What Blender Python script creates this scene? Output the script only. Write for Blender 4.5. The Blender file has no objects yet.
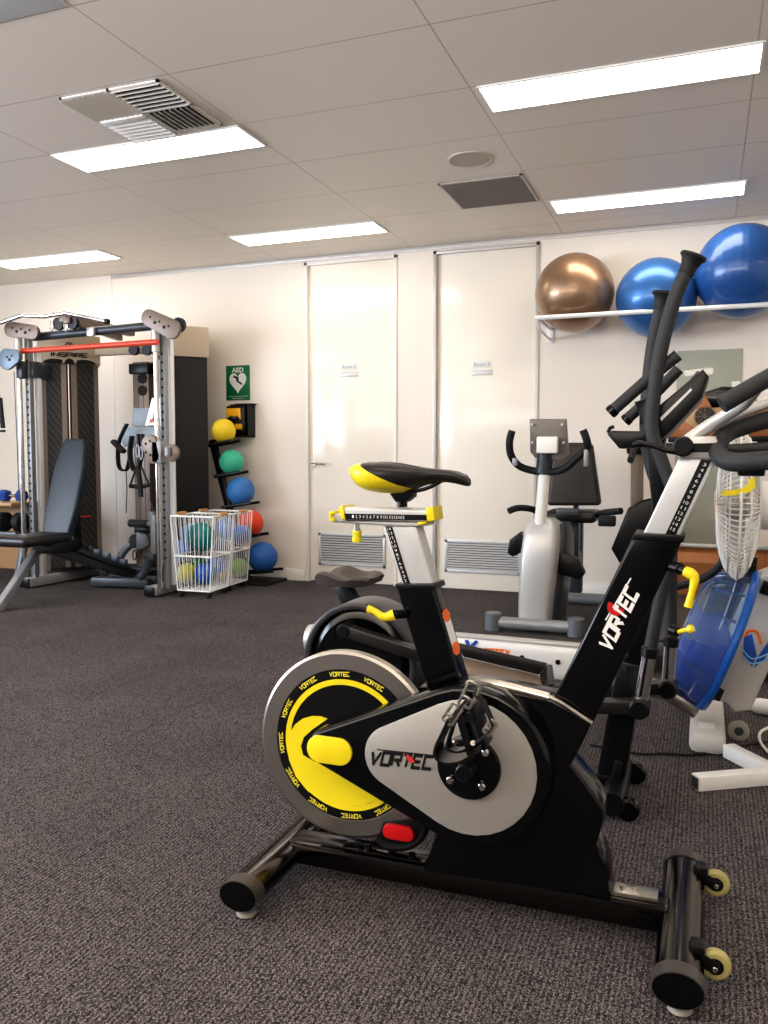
WIN = 370.0; FILL = 500.0; EMIT = 8.6; EXPO = 0.0
import bpy, bmesh, math, random
from mathutils import Vector, Matrix
random.seed(7)
PI = math.pi
C = bpy.context.scene.collection

# ------------------------------------------------------------------ camera frame (768x1024)
F, HY, VX, EYE = 840.0, 455.0, 705.0, 1.09
PITCH = math.atan((512 - HY) / F)
YAW = math.atan((VX - 384) / math.hypot(F, 512 - HY))
_fh = Vector((-math.sin(YAW), math.cos(YAW), 0)); _rt = Vector((math.cos(YAW), math.sin(YAW), 0)); _up = Vector((0, 0, 1))
_fw = _fh * math.cos(PITCH) - _up * math.sin(PITCH)
_uc = _up * math.cos(PITCH) + _fh * math.sin(PITCH)
def ray(x, y): return _fw + _rt * ((x - 384) / F) - _uc * ((y - 512) / F)
def P(x, y, Y):                       # photo point measured on the plane at distance Y -> world
    r = ray(x, y); t = Y / r.y
    return Vector((r.x * t, Y, EYE + r.z * t))
def PZ(x, y, z):                      # photo point measured on a horizontal plane -> world
    r = ray(x, y); t = (z - EYE) / r.z
    return Vector((r.x * t, r.y * t, z))

# ------------------------------------------------------------------ materials
def lin(c):
    c = c / 255.0
    return c / 12.92 if c <= 0.04045 else ((c + 0.055) / 1.055) ** 2.4
def col(r, g, b): return (lin(r), lin(g), lin(b), 1)
def mat(name, rgb, rough=0.5, metal=0.0, spec=0.5, coat=0.0, trans=0.0, ior=1.45, emit=0.0, vary=0.0, vscale=30.0, bump=0.0, bscale=200.0, alpha=1.0):
    m = bpy.data.materials.new(name); m.use_nodes = True
    nt = m.node_tree; b = nt.nodes['Principled BSDF']
    c = col(*rgb)
    b.inputs['Base Color'].default_value = c
    b.inputs['Roughness'].default_value = rough; b.inputs['Metallic'].default_value = metal
    b.inputs['Specular IOR Level'].default_value = spec; b.inputs['Coat Weight'].default_value = coat
    b.inputs['Coat Roughness'].default_value = 0.08
    b.inputs['Transmission Weight'].default_value = trans; b.inputs['IOR'].default_value = ior
    b.inputs['Alpha'].default_value = alpha
    if emit:
        b.inputs['Emission Color'].default_value = c; b.inputs['Emission Strength'].default_value = emit
    tc = nt.nodes.new('ShaderNodeTexCoord')
    if vary:
        n = nt.nodes.new('ShaderNodeTexNoise'); n.inputs['Scale'].default_value = vscale; n.inputs['Detail'].default_value = 4
        nt.links.new(tc.outputs['Object'], n.inputs['Vector'])
        mx = nt.nodes.new('ShaderNodeMix'); mx.data_type = 'RGBA'
        mx.inputs[6].default_value = tuple(v * (1 - vary) for v in c[:3]) + (1,)
        mx.inputs[7].default_value = tuple(min(1, v * (1 + vary)) for v in c[:3]) + (1,)
        nt.links.new(n.outputs['Fac'], mx.inputs[0]); nt.links.new(mx.outputs[2], b.inputs['Base Color'])
    if bump:
        n = nt.nodes.new('ShaderNodeTexNoise'); n.inputs['Scale'].default_value = bscale; n.inputs['Detail'].default_value = 3
        nt.links.new(tc.outputs['Object'], n.inputs['Vector'])
        bp = nt.nodes.new('ShaderNodeBump'); bp.inputs['Strength'].default_value = bump; bp.inputs['Distance'].default_value = 0.004
        nt.links.new(n.outputs['Fac'], bp.inputs['Height']); nt.links.new(bp.outputs['Normal'], b.inputs['Normal'])
    return m
M = {}
M['black_gloss'] = mat('black_gloss', (7, 8, 11), 0.16, spec=0.4, coat=0.1)
M['black_satin'] = mat('black_satin', (14, 15, 18), 0.36, spec=0.4)
M['black_matte'] = mat('black_matte', (24, 26, 29), 0.62, bump=0.15)
M['foam'] = mat('foam', (47, 49, 52), 0.62, bump=0.2, bscale=400)
M['rubber'] = mat('rubber', (30, 30, 32), 0.75)
M['leather'] = mat('leather', (30, 28, 28), 0.36, spec=0.55, bump=0.12, bscale=260)
M['leather_blue'] = mat('leather_blue', (29, 41, 52), 0.42, bump=0.12, bscale=260)
M['smoke_chrome'] = mat('smoke_chrome', (74, 70, 68), 0.15, metal=1.0)
M['chrome'] = mat('chrome', (215, 215, 215), 0.12, metal=1.0)
M['steel'] = mat('steel', (196, 191, 182), 0.3, metal=1.0)
M['wheel_steel'] = mat('wheel_steel', (172, 167, 160), 0.36, metal=1.0)
M['silver'] = mat('silver', (192, 192, 191), 0.36, metal=0.35)
M['white_silver'] = mat('white_silver', (206, 208, 209), 0.34, metal=0.2)
M['cap_grey'] = mat('cap_grey', (66, 62, 60), 0.38)
M['silver_panel'] = mat('silver_panel', (206, 203, 196), 0.36, metal=0.65, vary=0.02)
M['silver_grey'] = mat('silver_grey', (146, 149, 152), 0.42, metal=0.35)
M['grey_dark'] = mat('grey_dark', (70, 74, 80), 0.4, metal=0.3)
M['grey_mid'] = mat('grey_mid', (112, 116, 122), 0.42, metal=0.3)
M['white_paint'] = mat('white_paint', (236, 236, 234), 0.3)
M['white_plastic'] = mat('white_plastic', (232, 231, 226), 0.35)
M['rail_white'] = mat('rail_white', (232, 233, 234), 0.28, coat=0.2)
M['yellow'] = mat('yellow', (236, 216, 40), 0.35)
M['red'] = mat('red', (190, 22, 26), 0.3)
M['red_bar'] = mat('red_bar', (206, 74, 46), 0.38)
M['orange'] = mat('orange', (240, 112, 30), 0.4)
M['text_yellow'] = mat('text_yellow', (228, 216, 70), 0.5)
M['text_white'] = mat('text_white', (238, 238, 236), 0.5)
M['text_black'] = mat('text_black', (14, 14, 16), 0.5)
M['text_blue'] = mat('text_blue', (40, 88, 180), 0.5)
M['text_grey'] = mat('text_grey', (110, 140, 178), 0.5)
M['tool_grey'] = mat('tool_grey', (138, 148, 158), 0.5)
M['taupe'] = mat('taupe', (122, 108, 98), 0.4, metal=0.25)
M['taupe_dark'] = mat('taupe_dark', (92, 82, 76), 0.42, metal=0.2)
M['beige'] = mat('beige', (196, 180, 158), 0.45)
M['blue_grey'] = mat('blue_grey', (112, 128, 142), 0.4, metal=0.2)
M['bronze_brown'] = mat('bronze_brown', (150, 98, 58), 0.35, metal=0.2, vary=0.15, vscale=6)
M['tan'] = mat('tan', (186, 150, 110), 0.4)
M['wood'] = mat('wood', (206, 150, 92), 0.45, vary=0.2, vscale=40)
M['mirror'] = mat('mirror', (208, 214, 206), 0.02, metal=1.0)
M['green_sign'] = mat('green_sign', (0, 112, 70), 0.4)
M['amber'] = mat('amber', (214, 204, 138), 0.25, trans=0.45)
M['clear_plastic'] = mat('clear_plastic', (235, 240, 246), 0.05, trans=0.95, ior=1.15)
M['tank_blue'] = mat('tank_blue', (176, 204, 240), 0.03, trans=0.9, ior=1.18)
M['water_blue'] = mat('water_blue', (10, 66, 158), 0.25, spec=0.3)
M['rim_blue'] = mat('rim_blue', (30, 92, 170), 0.3)
M['wheel_clear'] = mat('wheel_clear', (196, 192, 180), 0.2, trans=0.4)
M['grille_metal'] = mat('grille_metal', (196, 198, 200), 0.4, metal=0.3)
M['void'] = mat('void', (60, 58, 56), 0.9)
M['void_dark'] = mat('void_dark', (38, 37, 36), 0.9)

def mesh_fabric():                      # perforated shroud cloth; shading of soft folds painted as tone bands
    m = mat('mesh_fabric', (34, 31, 30), 0.55)
    nt = m.node_tree; b = nt.nodes['Principled BSDF']
    tc = nt.nodes['Texture Coordinate']
    w = nt.nodes.new('ShaderNodeTexWave'); w.wave_type = 'BANDS'; w.bands_direction = 'DIAGONAL'
    w.inputs['Scale'].default_value = 9; w.inputs['Distortion'].default_value = 2.5; w.inputs['Detail'].default_value = 1
    nt.links.new(tc.outputs['Object'], w.inputs['Vector'])
    r = nt.nodes.new('ShaderNodeValToRGB')
    r.color_ramp.elements[0].color = col(28, 26, 26); r.color_ramp.elements[1].color = col(58, 53, 50)
    nt.links.new(w.outputs['Color'], r.inputs['Fac']); nt.links.new(r.outputs['Color'], b.inputs['Base Color'])
    return m
M['mesh_fabric'] = mesh_fabric()

def carpet():
    m = bpy.data.materials.new('carpet'); m.use_nodes = True
    nt = m.node_tree; N = nt.nodes; L = nt.links; b = N['Principled BSDF']
    b.inputs['Roughness'].default_value = 0.95; b.inputs['Specular IOR Level'].default_value = 0.12
    tc = N.new('ShaderNodeTexCoord')
    mp = N.new('ShaderNodeMapping'); mp.inputs['Scale'].default_value = (250, 190, 1)
    L.new(tc.outputs['Object'], mp.inputs['Vector'])
    # looped pile: elongated cells running along the ribs
    v = N.new('ShaderNodeTexVoronoi'); v.inputs['Scale'].default_value = 1.0; v.inputs['Randomness'].default_value = 0.9
    L.new(mp.outputs['Vector'], v.inputs['Vector'])
    n1 = N.new('ShaderNodeTexNoise'); n1.inputs['Scale'].default_value = 330; n1.inputs['Detail'].default_value = 3
    L.new(tc.outputs['Object'], n1.inputs['Vector'])
    n2 = N.new('ShaderNodeTexNoise'); n2.inputs['Scale'].default_value = 2.2; n2.inputs['Detail'].default_value = 3
    L.new(tc.outputs['Object'], n2.inputs['Vector'])
    # seams of the half-metre tiles
    sx = N.new('ShaderNodeSeparateXYZ'); L.new(tc.outputs['Object'], sx.inputs[0])
    def seam(out, off, wid):
        a = N.new('ShaderNodeMath'); a.operation = 'ADD'; a.inputs[1].default_value = off; L.new(out, a.inputs[0])
        d = N.new('ShaderNodeMath'); d.operation = 'DIVIDE'; d.inputs[1].default_value = 0.5; L.new(a.outputs[0], d.inputs[0])
        f = N.new('ShaderNodeMath'); f.operation = 'FRACT'; L.new(d.outputs[0], f.inputs[0])
        s = N.new('ShaderNodeMath'); s.operation = 'SUBTRACT'; s.inputs[1].default_value = 0.5; L.new(f.outputs[0], s.inputs[0])
        ab = N.new('ShaderNodeMath'); ab.operation = 'ABSOLUTE'; L.new(s.outputs[0], ab.inputs[0])
        g = N.new('ShaderNodeMath'); g.operation = 'LESS_THAN'; g.inputs[1].default_value = wid; L.new(ab.outputs[0], g.inputs[0])
        return g.outputs[0]
    s1 = seam(sx.outputs['X'], 10.31, 0.006); s2 = seam(sx.outputs['Y'], 10.07, 0.003)
    mxs = N.new('ShaderNodeMath'); mxs.operation = 'MAXIMUM'; L.new(s1, mxs.inputs[0]); L.new(s2, mxs.inputs[1])
    # rib waves along Y
    wv = N.new('ShaderNodeTexWave'); wv.wave_type = 'BANDS'; wv.bands_direction = 'X'; wv.inputs['Scale'].default_value = 26
    wv.inputs['Distortion'].default_value = 2.5; wv.inputs['Detail'].default_value = 2; wv.inputs['Detail Scale'].default_value = 3
    L.new(tc.outputs['Object'], wv.inputs['Vector'])
    mixh = N.new('ShaderNodeMath'); mixh.operation = 'MULTIPLY_ADD'; mixh.inputs[1].default_value = -0.75
    L.new(v.outputs['Distance'], mixh.inputs[0]); L.new(n1.outputs['Fac'], mixh.inputs[2])
    mh2 = N.new('ShaderNodeMath'); mh2.operation = 'MULTIPLY_ADD'; mh2.inputs[1].default_value = 0.17
    L.new(wv.outputs['Color'], mh2.inputs[0]); L.new(mixh.outputs[0], mh2.inputs[2])
    rp = N.new('ShaderNodeValToRGB'); cr = rp.color_ramp
    cr.elements[0].position = 0.02; cr.elements[0].color = col(44, 42, 43)
    cr.elements[1].position = 0.62; cr.elements[1].color = col(164, 157, 157)
    e = cr.elements.new(0.30); e.color = col(103, 97, 97)
    L.new(mh2.outputs[0], rp.inputs['Fac'])
    hv = N.new('ShaderNodeMix'); hv.data_type = 'RGBA'; hv.blend_type = 'MULTIPLY'
    rp2 = N.new('ShaderNodeValToRGB'); rp2.color_ramp.elements[0].position = 0.35; rp2.color_ramp.elements[0].color = (0.8, 0.8, 0.82, 1)
    rp2.color_ramp.elements[1].position = 0.7; rp2.color_ramp.elements[1].color = (1, 1, 1, 1)
    L.new(n2.outputs['Fac'], rp2.inputs['Fac']); hv.inputs[0].default_value = 1
    L.new(rp.outputs['Color'], hv.inputs[6]); L.new(rp2.outputs['Color'], hv.inputs[7])
    dk = N.new('ShaderNodeMix'); dk.data_type = 'RGBA'; dk.inputs[7].default_value = col(26, 25, 27)
    sc = N.new('ShaderNodeMath'); sc.operation = 'MULTIPLY'; sc.inputs[1].default_value = 0.32; L.new(mxs.outputs[0], sc.inputs[0])
    L.new(sc.outputs[0], dk.inputs[0]); L.new(hv.outputs[2], dk.inputs[6])
    L.new(dk.outputs[2], b.inputs['Base Color'])
    bp = N.new('ShaderNodeBump'); bp.inputs['Strength'].default_value = 0.6; bp.inputs['Distance'].default_value = 0.004
    L.new(mh2.outputs[0], bp.inputs['Height']); L.new(bp.outputs['Normal'], b.inputs['Normal'])
    return m
M['carpet'] = carpet()

def ceiling_mat():
    m = bpy.data.materials.new('ceiling_tiles'); m.use_nodes = True
    nt = m.node_tree; N = nt.nodes; L = nt.links; b = N['Principled BSDF']
    b.inputs['Roughness'].default_value = 0.42; b.inputs['Specular IOR Level'].default_value = 0.35
    tc = N.new('ShaderNodeTexCoord'); sx = N.new('ShaderNodeSeparateXYZ'); L.new(tc.outputs['Object'], sx.inputs[0])
    def line(out, off, per, wid):
        a = N.new('ShaderNodeMath'); a.operation = 'ADD'; a.inputs[1].default_value = off; L.new(out, a.inputs[0])
        d = N.new('ShaderNodeMath'); d.operation = 'DIVIDE'; d.inputs[1].default_value = per; L.new(a.outputs[0], d.inputs[0])
        f = N.new('ShaderNodeMath'); f.operation = 'FRACT'; L.new(d.outputs[0], f.inputs[0])
        s = N.new('ShaderNodeMath'); s.operation = 'SUBTRACT'; s.inputs[1].default_value = 0.5; L.new(f.outputs[0], s.inputs[0])
        ab = N.new('ShaderNodeMath'); ab.operation = 'ABSOLUTE'; L.new(s.outputs[0], ab.inputs[0])
        g = N.new('ShaderNodeMath'); g.operation = 'LESS_THAN'; g.inputs[1].default_value = wid / per / 2; L.new(ab.outputs[0], g.inputs[0])
        return g.outputs[0]
    # seams at X = -1.04 + 1.2k, Y = 5.02 + 0.6k
    gx = line(sx.outputs['X'], 1.04 + 0.6 + 12.0, 1.2, 0.007); gy = line(sx.outputs['Y'], -5.02 + 0.3 + 12.0, 0.6, 0.007)
    mx = N.new('ShaderNodeMath'); mx.operation = 'MAXIMUM'; L.new(gx, mx.inputs[0]); L.new(gy, mx.inputs[1])
    nz = N.new('ShaderNodeTexNoise'); nz.inputs['Scale'].default_value = 0.9; nz.inputs['Detail'].default_value = 2; L.new(tc.outputs['Object'], nz.inputs['Vector'])
    k = N.new('ShaderNodeMath'); k.operation = 'MULTIPLY'; L.new(mx.outputs[0], k.inputs[0]); L.new(nz.outputs['Fac'], k.inputs[1])
    cm = N.new('ShaderNodeMix'); cm.data_type = 'RGBA'; cm.inputs[6].default_value = col(234, 226, 216); cm.inputs[7].default_value = col(150, 134, 120)
    L.new(k.outputs[0], cm.inputs[0]); L.new(cm.outputs[2], b.inputs['Base Color'])
    return m
M['ceiling'] = ceiling_mat()
M['wall'] = mat('wall_paint', (238, 230, 220), 0.6, spec=0.3, vary=0.015, vscale=1.5)
M['wall_dark'] = mat('wall_darkened', (74, 78, 84), 0.7)  # unseen front wall darkened to keep reflections in black parts low
M['wall_side'] = mat('wall_side_paint', (226, 220, 212), 0.7)
M['door_paint'] = mat('door_paint', (243, 236, 224), 0.18, spec=0.45, coat=0.15)
M['trim_white'] = mat('trim_white', (236, 232, 226), 0.4)
M['alu_frame'] = mat('alu_frame', (196, 192, 188), 0.4, metal=0.3)
M['diffuser'] = mat('diffuser', (255, 243, 228), 0.5, emit=EMIT)
M['window_light'] = mat('window_glow', (214, 228, 255), 0.5, emit=3.0)

# ------------------------------------------------------------------ mesh builder
def catmull(pts, n, closed=False):
    pts = [Vector(p) for p in pts]
    if n <= 0 or len(pts) < 3: return pts
    out = []; m = len(pts)
    for i in range(m if closed else m - 1):
        if closed: p0, p1, p2, p3 = pts[i - 1], pts[i], pts[(i + 1) % m], pts[(i + 2) % m]
        else: p0, p1, p2, p3 = pts[max(i - 1, 0)], pts[i], pts[i + 1], pts[min(i + 2, m - 1)]
        for k in range(n):
            t = k / n
            out.append(0.5 * ((2 * p1) + (p2 - p0) * t + (2 * p0 - 5 * p1 + 4 * p2 - p3) * t * t + (3 * p1 - p0 - 3 * p2 + p3) * t ** 3))
    if not closed: out.append(pts[-1])
    return out
class MB:
    def __init__(s): s.bm = bmesh.new()
    def add(s, b2, Mx=None):
        if Mx is not None: b2.transform(Mx)
        me = bpy.data.meshes.new('tmp'); b2.to_mesh(me); b2.free(); s.bm.from_mesh(me); bpy.data.meshes.remove(me); return s
    def xf(s, Mx): s.bm.transform(Mx); return s
    def box(s, c, size, bev=0.0, rot=None, seg=2):
        b = bmesh.new(); bmesh.ops.create_cube(b, size=1)
        b.transform(Matrix.Diagonal((size[0], size[1], size[2], 1)))
        if bev: bmesh.ops.bevel(b, geom=b.edges[:], offset=min(bev, min(size) * 0.49), segments=seg, affect='EDGES', profile=0.5)
        Mx = Matrix.Translation(Vector(c))
        if rot is not None: Mx = Mx @ (rot if isinstance(rot, Matrix) else Matrix.Rotation(rot, 4, 'Z'))
        return s.add(b, Mx)
    def box2(s, a, b_, bev=0.0): 
        a = Vector(a); b_ = Vector(b_)
        return s.box((a + b_) / 2, [max(1e-4, abs(v)) for v in (b_ - a)], bev)
    def bar(s, p0, p1, w, h, bev=0.0, up=(0, 0, 1)):         # rectangular bar, w sideways, h along up
        p0 = Vector(p0); p1 = Vector(p1); z = (p1 - p0); l = z.length; z.normalize(); u = Vector(up)
        x = u.cross(z)
        if x.length < 1e-4: x = Vector((1, 0, 0)).cross(z)
        x.normalize(); y = z.cross(x)
        R = Matrix((x, y, z)).transposed().to_4x4()
        b = bmesh.new(); bmesh.ops.create_cube(b, size=1); b.transform(Matrix.Diagonal((w, h, l, 1)))
        if bev: bmesh.ops.bevel(b, geom=b.edges[:], offset=min(bev, w * .45, h * .45, l * .45), segments=2, affect='EDGES', profile=0.5)
        return s.add(b, Matrix.Translation((p0 + p1) / 2) @ R)
    def tube(s, pts, r, n=12, smooth=0, closed=False, up=None, r2=None):
        pts = catmull(pts, smooth, closed); m = len(pts)
        if isinstance(r, (list, tuple)):
            rs = []
            for i in range(m):
                f = i / (m - 1) * (len(r) - 1); k = min(int(f), len(r) - 2); rs.append(r[k] + (r[k + 1] - r[k]) * (f - k))
        else: rs = [r] * m
        b = bmesh.new(); rings = []; prev = None
        for i, p in enumerate(pts):
            if closed: t = pts[(i + 1) % m] - pts[i - 1]
            else: t = pts[min(i + 1, m - 1)] - pts[max(i - 1, 0)]
            t.normalize()
            if prev is None:
                u = Vector(up) if up else (Vector((0, 0, 1)) if abs(t.z) < 0.9 else Vector((0, 1, 0)))
            else: u = prev
            u = (u - t * u.dot(t)).normalized(); prev = u; w = t.cross(u)
            ra = rs[i]; rb = ra if r2 is None else r2
            rings.append([b.verts.new(p + w * (ra * math.cos(2 * PI * k / n)) + u * (rb * math.sin(2 * PI * k / n))) for k in range(n)])
        for i in range(m if closed else m - 1):
            A = rings[i]; B = rings[(i + 1) % m]
            for k in range(n): b.faces.new((A[k], A[(k + 1) % n], B[(k + 1) % n], B[k]))
        if not closed: b.faces.new(list(reversed(rings[0]))); b.faces.new(rings[-1])
        bmesh.ops.recalc_face_normals(b, faces=b.faces[:])
        return s.add(b)
    def cyl(s, p0, p1, r, n=20, r1=None, bev=0.0):
        p0 = Vector(p0); p1 = Vector(p1); r1 = r if r1 is None else r1; l = (p1 - p0).length
        if bev: prof = [(0, 0), (r - bev, 0), (r, bev), (r1, l - bev), (r1 - bev, l), (0, l)]
        else: prof = [(0, 0), (r, 0), (r1, l), (0, l)]
        return s.lathe(prof, p0, p1 - p0, n)
    def lathe(s, prof, c, axis, n=24):
        z = Vector(axis).normalized(); x = z.orthogonal().normalized(); y = z.cross(x); c = Vector(c)
        b = bmesh.new(); rings = []
        for r, h in prof:
            if abs(r) < 1e-6: rings.append([b.verts.new(c + z * h)])
            else: rings.append([b.verts.new(c + z * h + x * (r * math.cos(2 * PI * k / n)) + y * (r * math.sin(2 * PI * k / n))) for k in range(n)])
        for A, B in zip(rings, rings[1:]):
            if len(A) == 1 and len(B) == 1: continue
            for k in range(n):
                k2 = (k + 1) % n
                if len(A) == 1: b.faces.new((A[0], B[k], B[k2]))
                elif len(B) == 1: b.faces.new((A[k], B[0], A[k2]))
                else: b.faces.new((A[k], B[k], B[k2], A[k2]))
        bmesh.ops.recalc_face_normals(b, faces=b.faces[:])
        return s.add(b)
    def sphere(s, c, r, scale=(1, 1, 1), n=24):
        b = bmesh.new(); bmesh.ops.create_uvsphere(b, u_segments=n, v_segments=max(8, n // 2), radius=r)
        b.transform(Matrix.Diagonal((scale[0], scale[1], scale[2], 1)))
        return s.add(b, Matrix.Translation(Vector(c)))
    def prism(s, poly, vec, bev=0.0, seg=2):
        b = bmesh.new(); vec = Vector(vec); vs = [b.verts.new(Vector(p)) for p in poly]
        f = b.faces.new(vs)
        r = bmesh.ops.extrude_face_region(b, geom=[f])
        nv = [g for g in r['geom'] if isinstance(g, bmesh.types.BMVert)]
        bmesh.ops.translate(b, vec=vec, verts=nv)
        bmesh.ops.recalc_face_normals(b, faces=b.faces[:])
        if bev:
            es = [e for e in b.edges if len(e.link_faces) == 2 and any(len(fc.verts) == len(poly) for fc in e.link_faces)]
            bmesh.ops.bevel(b, geom=es, offset=bev, segments=seg, affect='EDGES', profile=0.5, clamp_overlap=True)
        return s.add(b)
    def loft(s, rings, cap=True):
        b = bmesh.new(); R = [[b.verts.new(Vector(p)) for p in ring] for ring in rings]; n = len(R[0])
        for A, B in zip(R, R[1:]):
            for k in range(n): b.faces.new((A[k], A[(k + 1) % n], B[(k + 1) % n], B[k]))
        if cap: b.faces.new(list(reversed(R[0]))); b.faces.new(R[-1])
        bmesh.ops.recalc_face_normals(b, faces=b.faces[:])
        return s.add(b)
    def text(s, txt, o, xd, yd, w, h, ext=0.0006, shear=0.0, bold=0.0, center=True):   # fitted into a w x h box at o
        cu = bpy.data.curves.new('t', 'FONT'); cu.body = txt; cu.offset = bold; cu.resolution_u = 3; cu.shear = shear
        ob = bpy.data.objects.new('t', cu); C.objects.link(ob)
        dg = bpy.context.evaluated_depsgraph_get(); dg.update()
        me = bpy.data.meshes.new_from_object(ob.evaluated_get(dg)); b = bmesh.new(); b.from_mesh(me)
        bpy.data.objects.remove(ob); bpy.data.curves.remove(cu); bpy.data.meshes.remove(me)
        if not b.verts: b.free(); return s
        return s._fit(b, o, xd, yd, w, h, ext, center)
    def _fit(s, b, o, xd, yd, w, h, ext, center):
        xs = [v.co.x for v in b.verts]; ys = [v.co.y for v in b.verts]
        x0, x1, y0, y1 = min(xs), max(xs), min(ys), max(ys)
        sx = w / (x1 - x0); sy = h / (y1 - y0) if h else sx
        cx, cy = ((x0 + x1) / 2, (y0 + y1) / 2) if center else (x0, y0)
        xd = Vector(xd).normalized(); yd = Vector(yd).normalized(); nd = xd.cross(yd)
        for v in b.verts: v.co = Vector(o) + xd * ((v.co.x - cx) * sx) + yd * ((v.co.y - cy) * sy) + nd * (ext + v.co.z * 0.00002)
        return s.add(b)
    def block(s, txt, o, xd, yd, w, h, ext=0.0008, shear=0.0, t=0.2, gap=0.28, center=True):   # squared stroke lettering
        b = bmesh.new(); x = 0.0; q_i = 0
        for ch in txt:
            wd = GLYPH_W.get(ch, 0.95)
            for line in GLYPH[ch]:
                pts = [Vector((px * wd, py, 0)) for px, py in line]
                for i in range(len(pts) - 1):
                    a, c = pts[i], pts[i + 1]; d = (c - a).normalized(); nrm = Vector((-d.y, d.x, 0)) * (t / 2)
                    a2 = a - d * (t / 2 if i > 0 else 0); c2 = c + d * (t / 2 if i < len(pts) - 2 else 0)
                    q = [a2 - nrm, c2 - nrm, c2 + nrm, a2 + nrm]
                    q_i += 1; b.faces.new([b.verts.new(p + Vector((x + p.y * shear, 0, q_i))) for p in q])
            x += wd + gap
        return s._fit(b, o, xd, yd, w, h, ext, center)
GLYPH_W = {'I': 0.12, 'V': 1.05}
GLYPH = {'V': [[(0, 1), (0.42, 0.04), (1, 1)]], 'O': [[(0.5, 0), (0, 0), (0, 1), (1, 1), (1, 0), (0.5, 0)]],
         'R': [[(0, 0), (0, 1), (1, 1), (1, 0.5), (0.2, 0.5)], [(0.5, 0.5), (1, 0)]], 'T': [[(0, 1), (1, 1)], [(0.5, 1), (0.5, 0)]],
         'E': [[(1, 1), (0, 1), (0, 0), (1, 0)], [(0, 0.5), (0.85, 0.5)]], 'C': [[(1, 1), (0, 1), (0, 0), (1, 0)]],
         'I': [[(0.5, 0), (0.5, 1)]], 'N': [[(0, 0), (0, 1)], [(0, 0.95), (1, 0.05)], [(1, 0), (1, 1)]],
         'S': [[(1, 1), (0, 1), (0, 0.5), (1, 0.5), (1, 0), (0, 0)]], 'P': [[(0, 0), (0, 1), (1, 1), (1, 0.45), (0, 0.45)]],
         'X': [[(0, 0), (1, 1)], [(0, 1), (1, 0)]]}

def base_of(p):
    while p.parent: p = p.parent
    return p.location
def obj(name, mb, m, parent=None, label=None, at=None, ang=35, marks=None):
    me = bpy.data.meshes.new(name)
    if marks:                                  # surface marks: same mesh, second material
        mk = bpy.data.meshes.new('tmp'); marks[0].bm.to_mesh(mk); marks[0].bm.free(); nf = len(mb.bm.faces); mb.bm.from_mesh(mk); bpy.data.meshes.remove(mk)
        mb.bm.faces.ensure_lookup_table()
        for f in mb.bm.faces[nf:]: f.material_index = 1
    off = base_of(parent).copy() if parent else Vector(at if at else (0, 0, 0))
    mb.bm.transform(Matrix.Translation(-off)); mb.bm.to_mesh(me); mb.bm.free()
    for p in me.polygons: p.use_smooth = True
    me.set_sharp_from_angle(angle=math.radians(ang))
    me.materials.append(M[m] if isinstance(m, str) else m)
    if marks: me.materials.append(M[marks[1]])
    o = bpy.data.objects.new(name, me); C.objects.link(o)
    if parent: o.parent = parent
    else: o.location = off
    if label: o['label'] = label
    return o
def tag(o, label, cat, group=None, kind=None):
    o['label'] = label; o['category'] = cat
    if group: o['group'] = group
    if kind: o['kind'] = kind
    return o
def thing(name, loc, label, cat, group=None):
    o = bpy.data.objects.new(name, None); C.objects.link(o); o.location = Vector(loc); o.empty_display_size = 0.1
    return tag(o, label, cat, group)
def struct(name, mb, m, at=None):
    o = obj(name, mb, m, at=at); o['kind'] = 'structure'; return o
def struct_root(name, loc):
    o = bpy.data.objects.new(name, None); C.objects.link(o); o.location = Vector(loc); o['kind'] = 'structure'; return o
def copy_tree(o, parent=None):
    c = o.copy(); C.objects.link(c)
    if parent: c.parent = parent
    for ch in list(o.children): copy_tree(ch, c)
    return c
def hull2(c1, r1, c2, r2, n=20):        # outline of the tangent hull of two circles (2D)
    dx, dz = c2[0] - c1[0], c2[1] - c1[1]; d = math.hypot(dx, dz); th = math.atan2(dz, dx); a = math.acos((r1 - r2) / d)
    out = []
    for k in range(n + 1):
        t = th + a + (2 * PI - 2 * a) * k / n; out.append((c1[0] + r1 * math.cos(t), c1[1] + r1 * math.sin(t)))
    for k in range(n + 1):
        t = th - a + (2 * a) * k / n; out.append((c2[0] + r2 * math.cos(t), c2[1] + r2 * math.sin(t)))
    return out
def px(poly, Y): return [P(x, y, Y) for x, y in poly]
# ================================================================== ROOM
H = 2.757; WY = 6.52
struct('floor', MB().box2((-8.2, -4.2, -0.06), (3.4, WY + 0.2, 0.0)), 'carpet')
struct('ceiling', MB().box2((-8.2, -4.2, H), (3.4, WY + 0.2, H + 0.08)), 'ceiling')
D1 = (-3.205, -2.37); D2 = (-2.062, -1.212); DTOP = 2.712
mb = MB()
for a, b_ in ((-8.2, D1[0]), (D1[1], D2[0]), (D2[1], 3.4)): mb.box2((a, WY, 0), (b_, WY + 0.14, H))
for a, b_ in (D1, D2): mb.box2((a, WY, DTOP), (b_, WY + 0.14, H))
struct('wall_back', mb, 'wall')
mb = MB(); mb.box2((-8.2, -4.06, 0), (-8.06, -3.2, H)); mb.box2((-8.2, 2.6, 0), (-8.06, WY, H)); mb.box2((-8.2, -3.2, 0), (-8.06, 2.6, 0.7)); mb.box2((-8.2, -3.2, 2.45), (-8.06, 2.6, H))
struct('wall_left', mb, 'wall_side')
struct('wall_right', MB().box2((3.26, -4.2, 0), (3.4, WY, H)), 'wall_side')
struct('wall_front', MB().box2((-8.2, -4.2, 0), (3.4, -4.06, H)), 'wall_dark')
wr = struct_root('window_1', (-8.13, -0.3, 0.7))
mb = MB()
for yy in (-3.2, -1.28, 0.64, 2.54): mb.box2((-8.17, yy, 0.7), (-8.09, yy + 0.06, 2.45))
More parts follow.
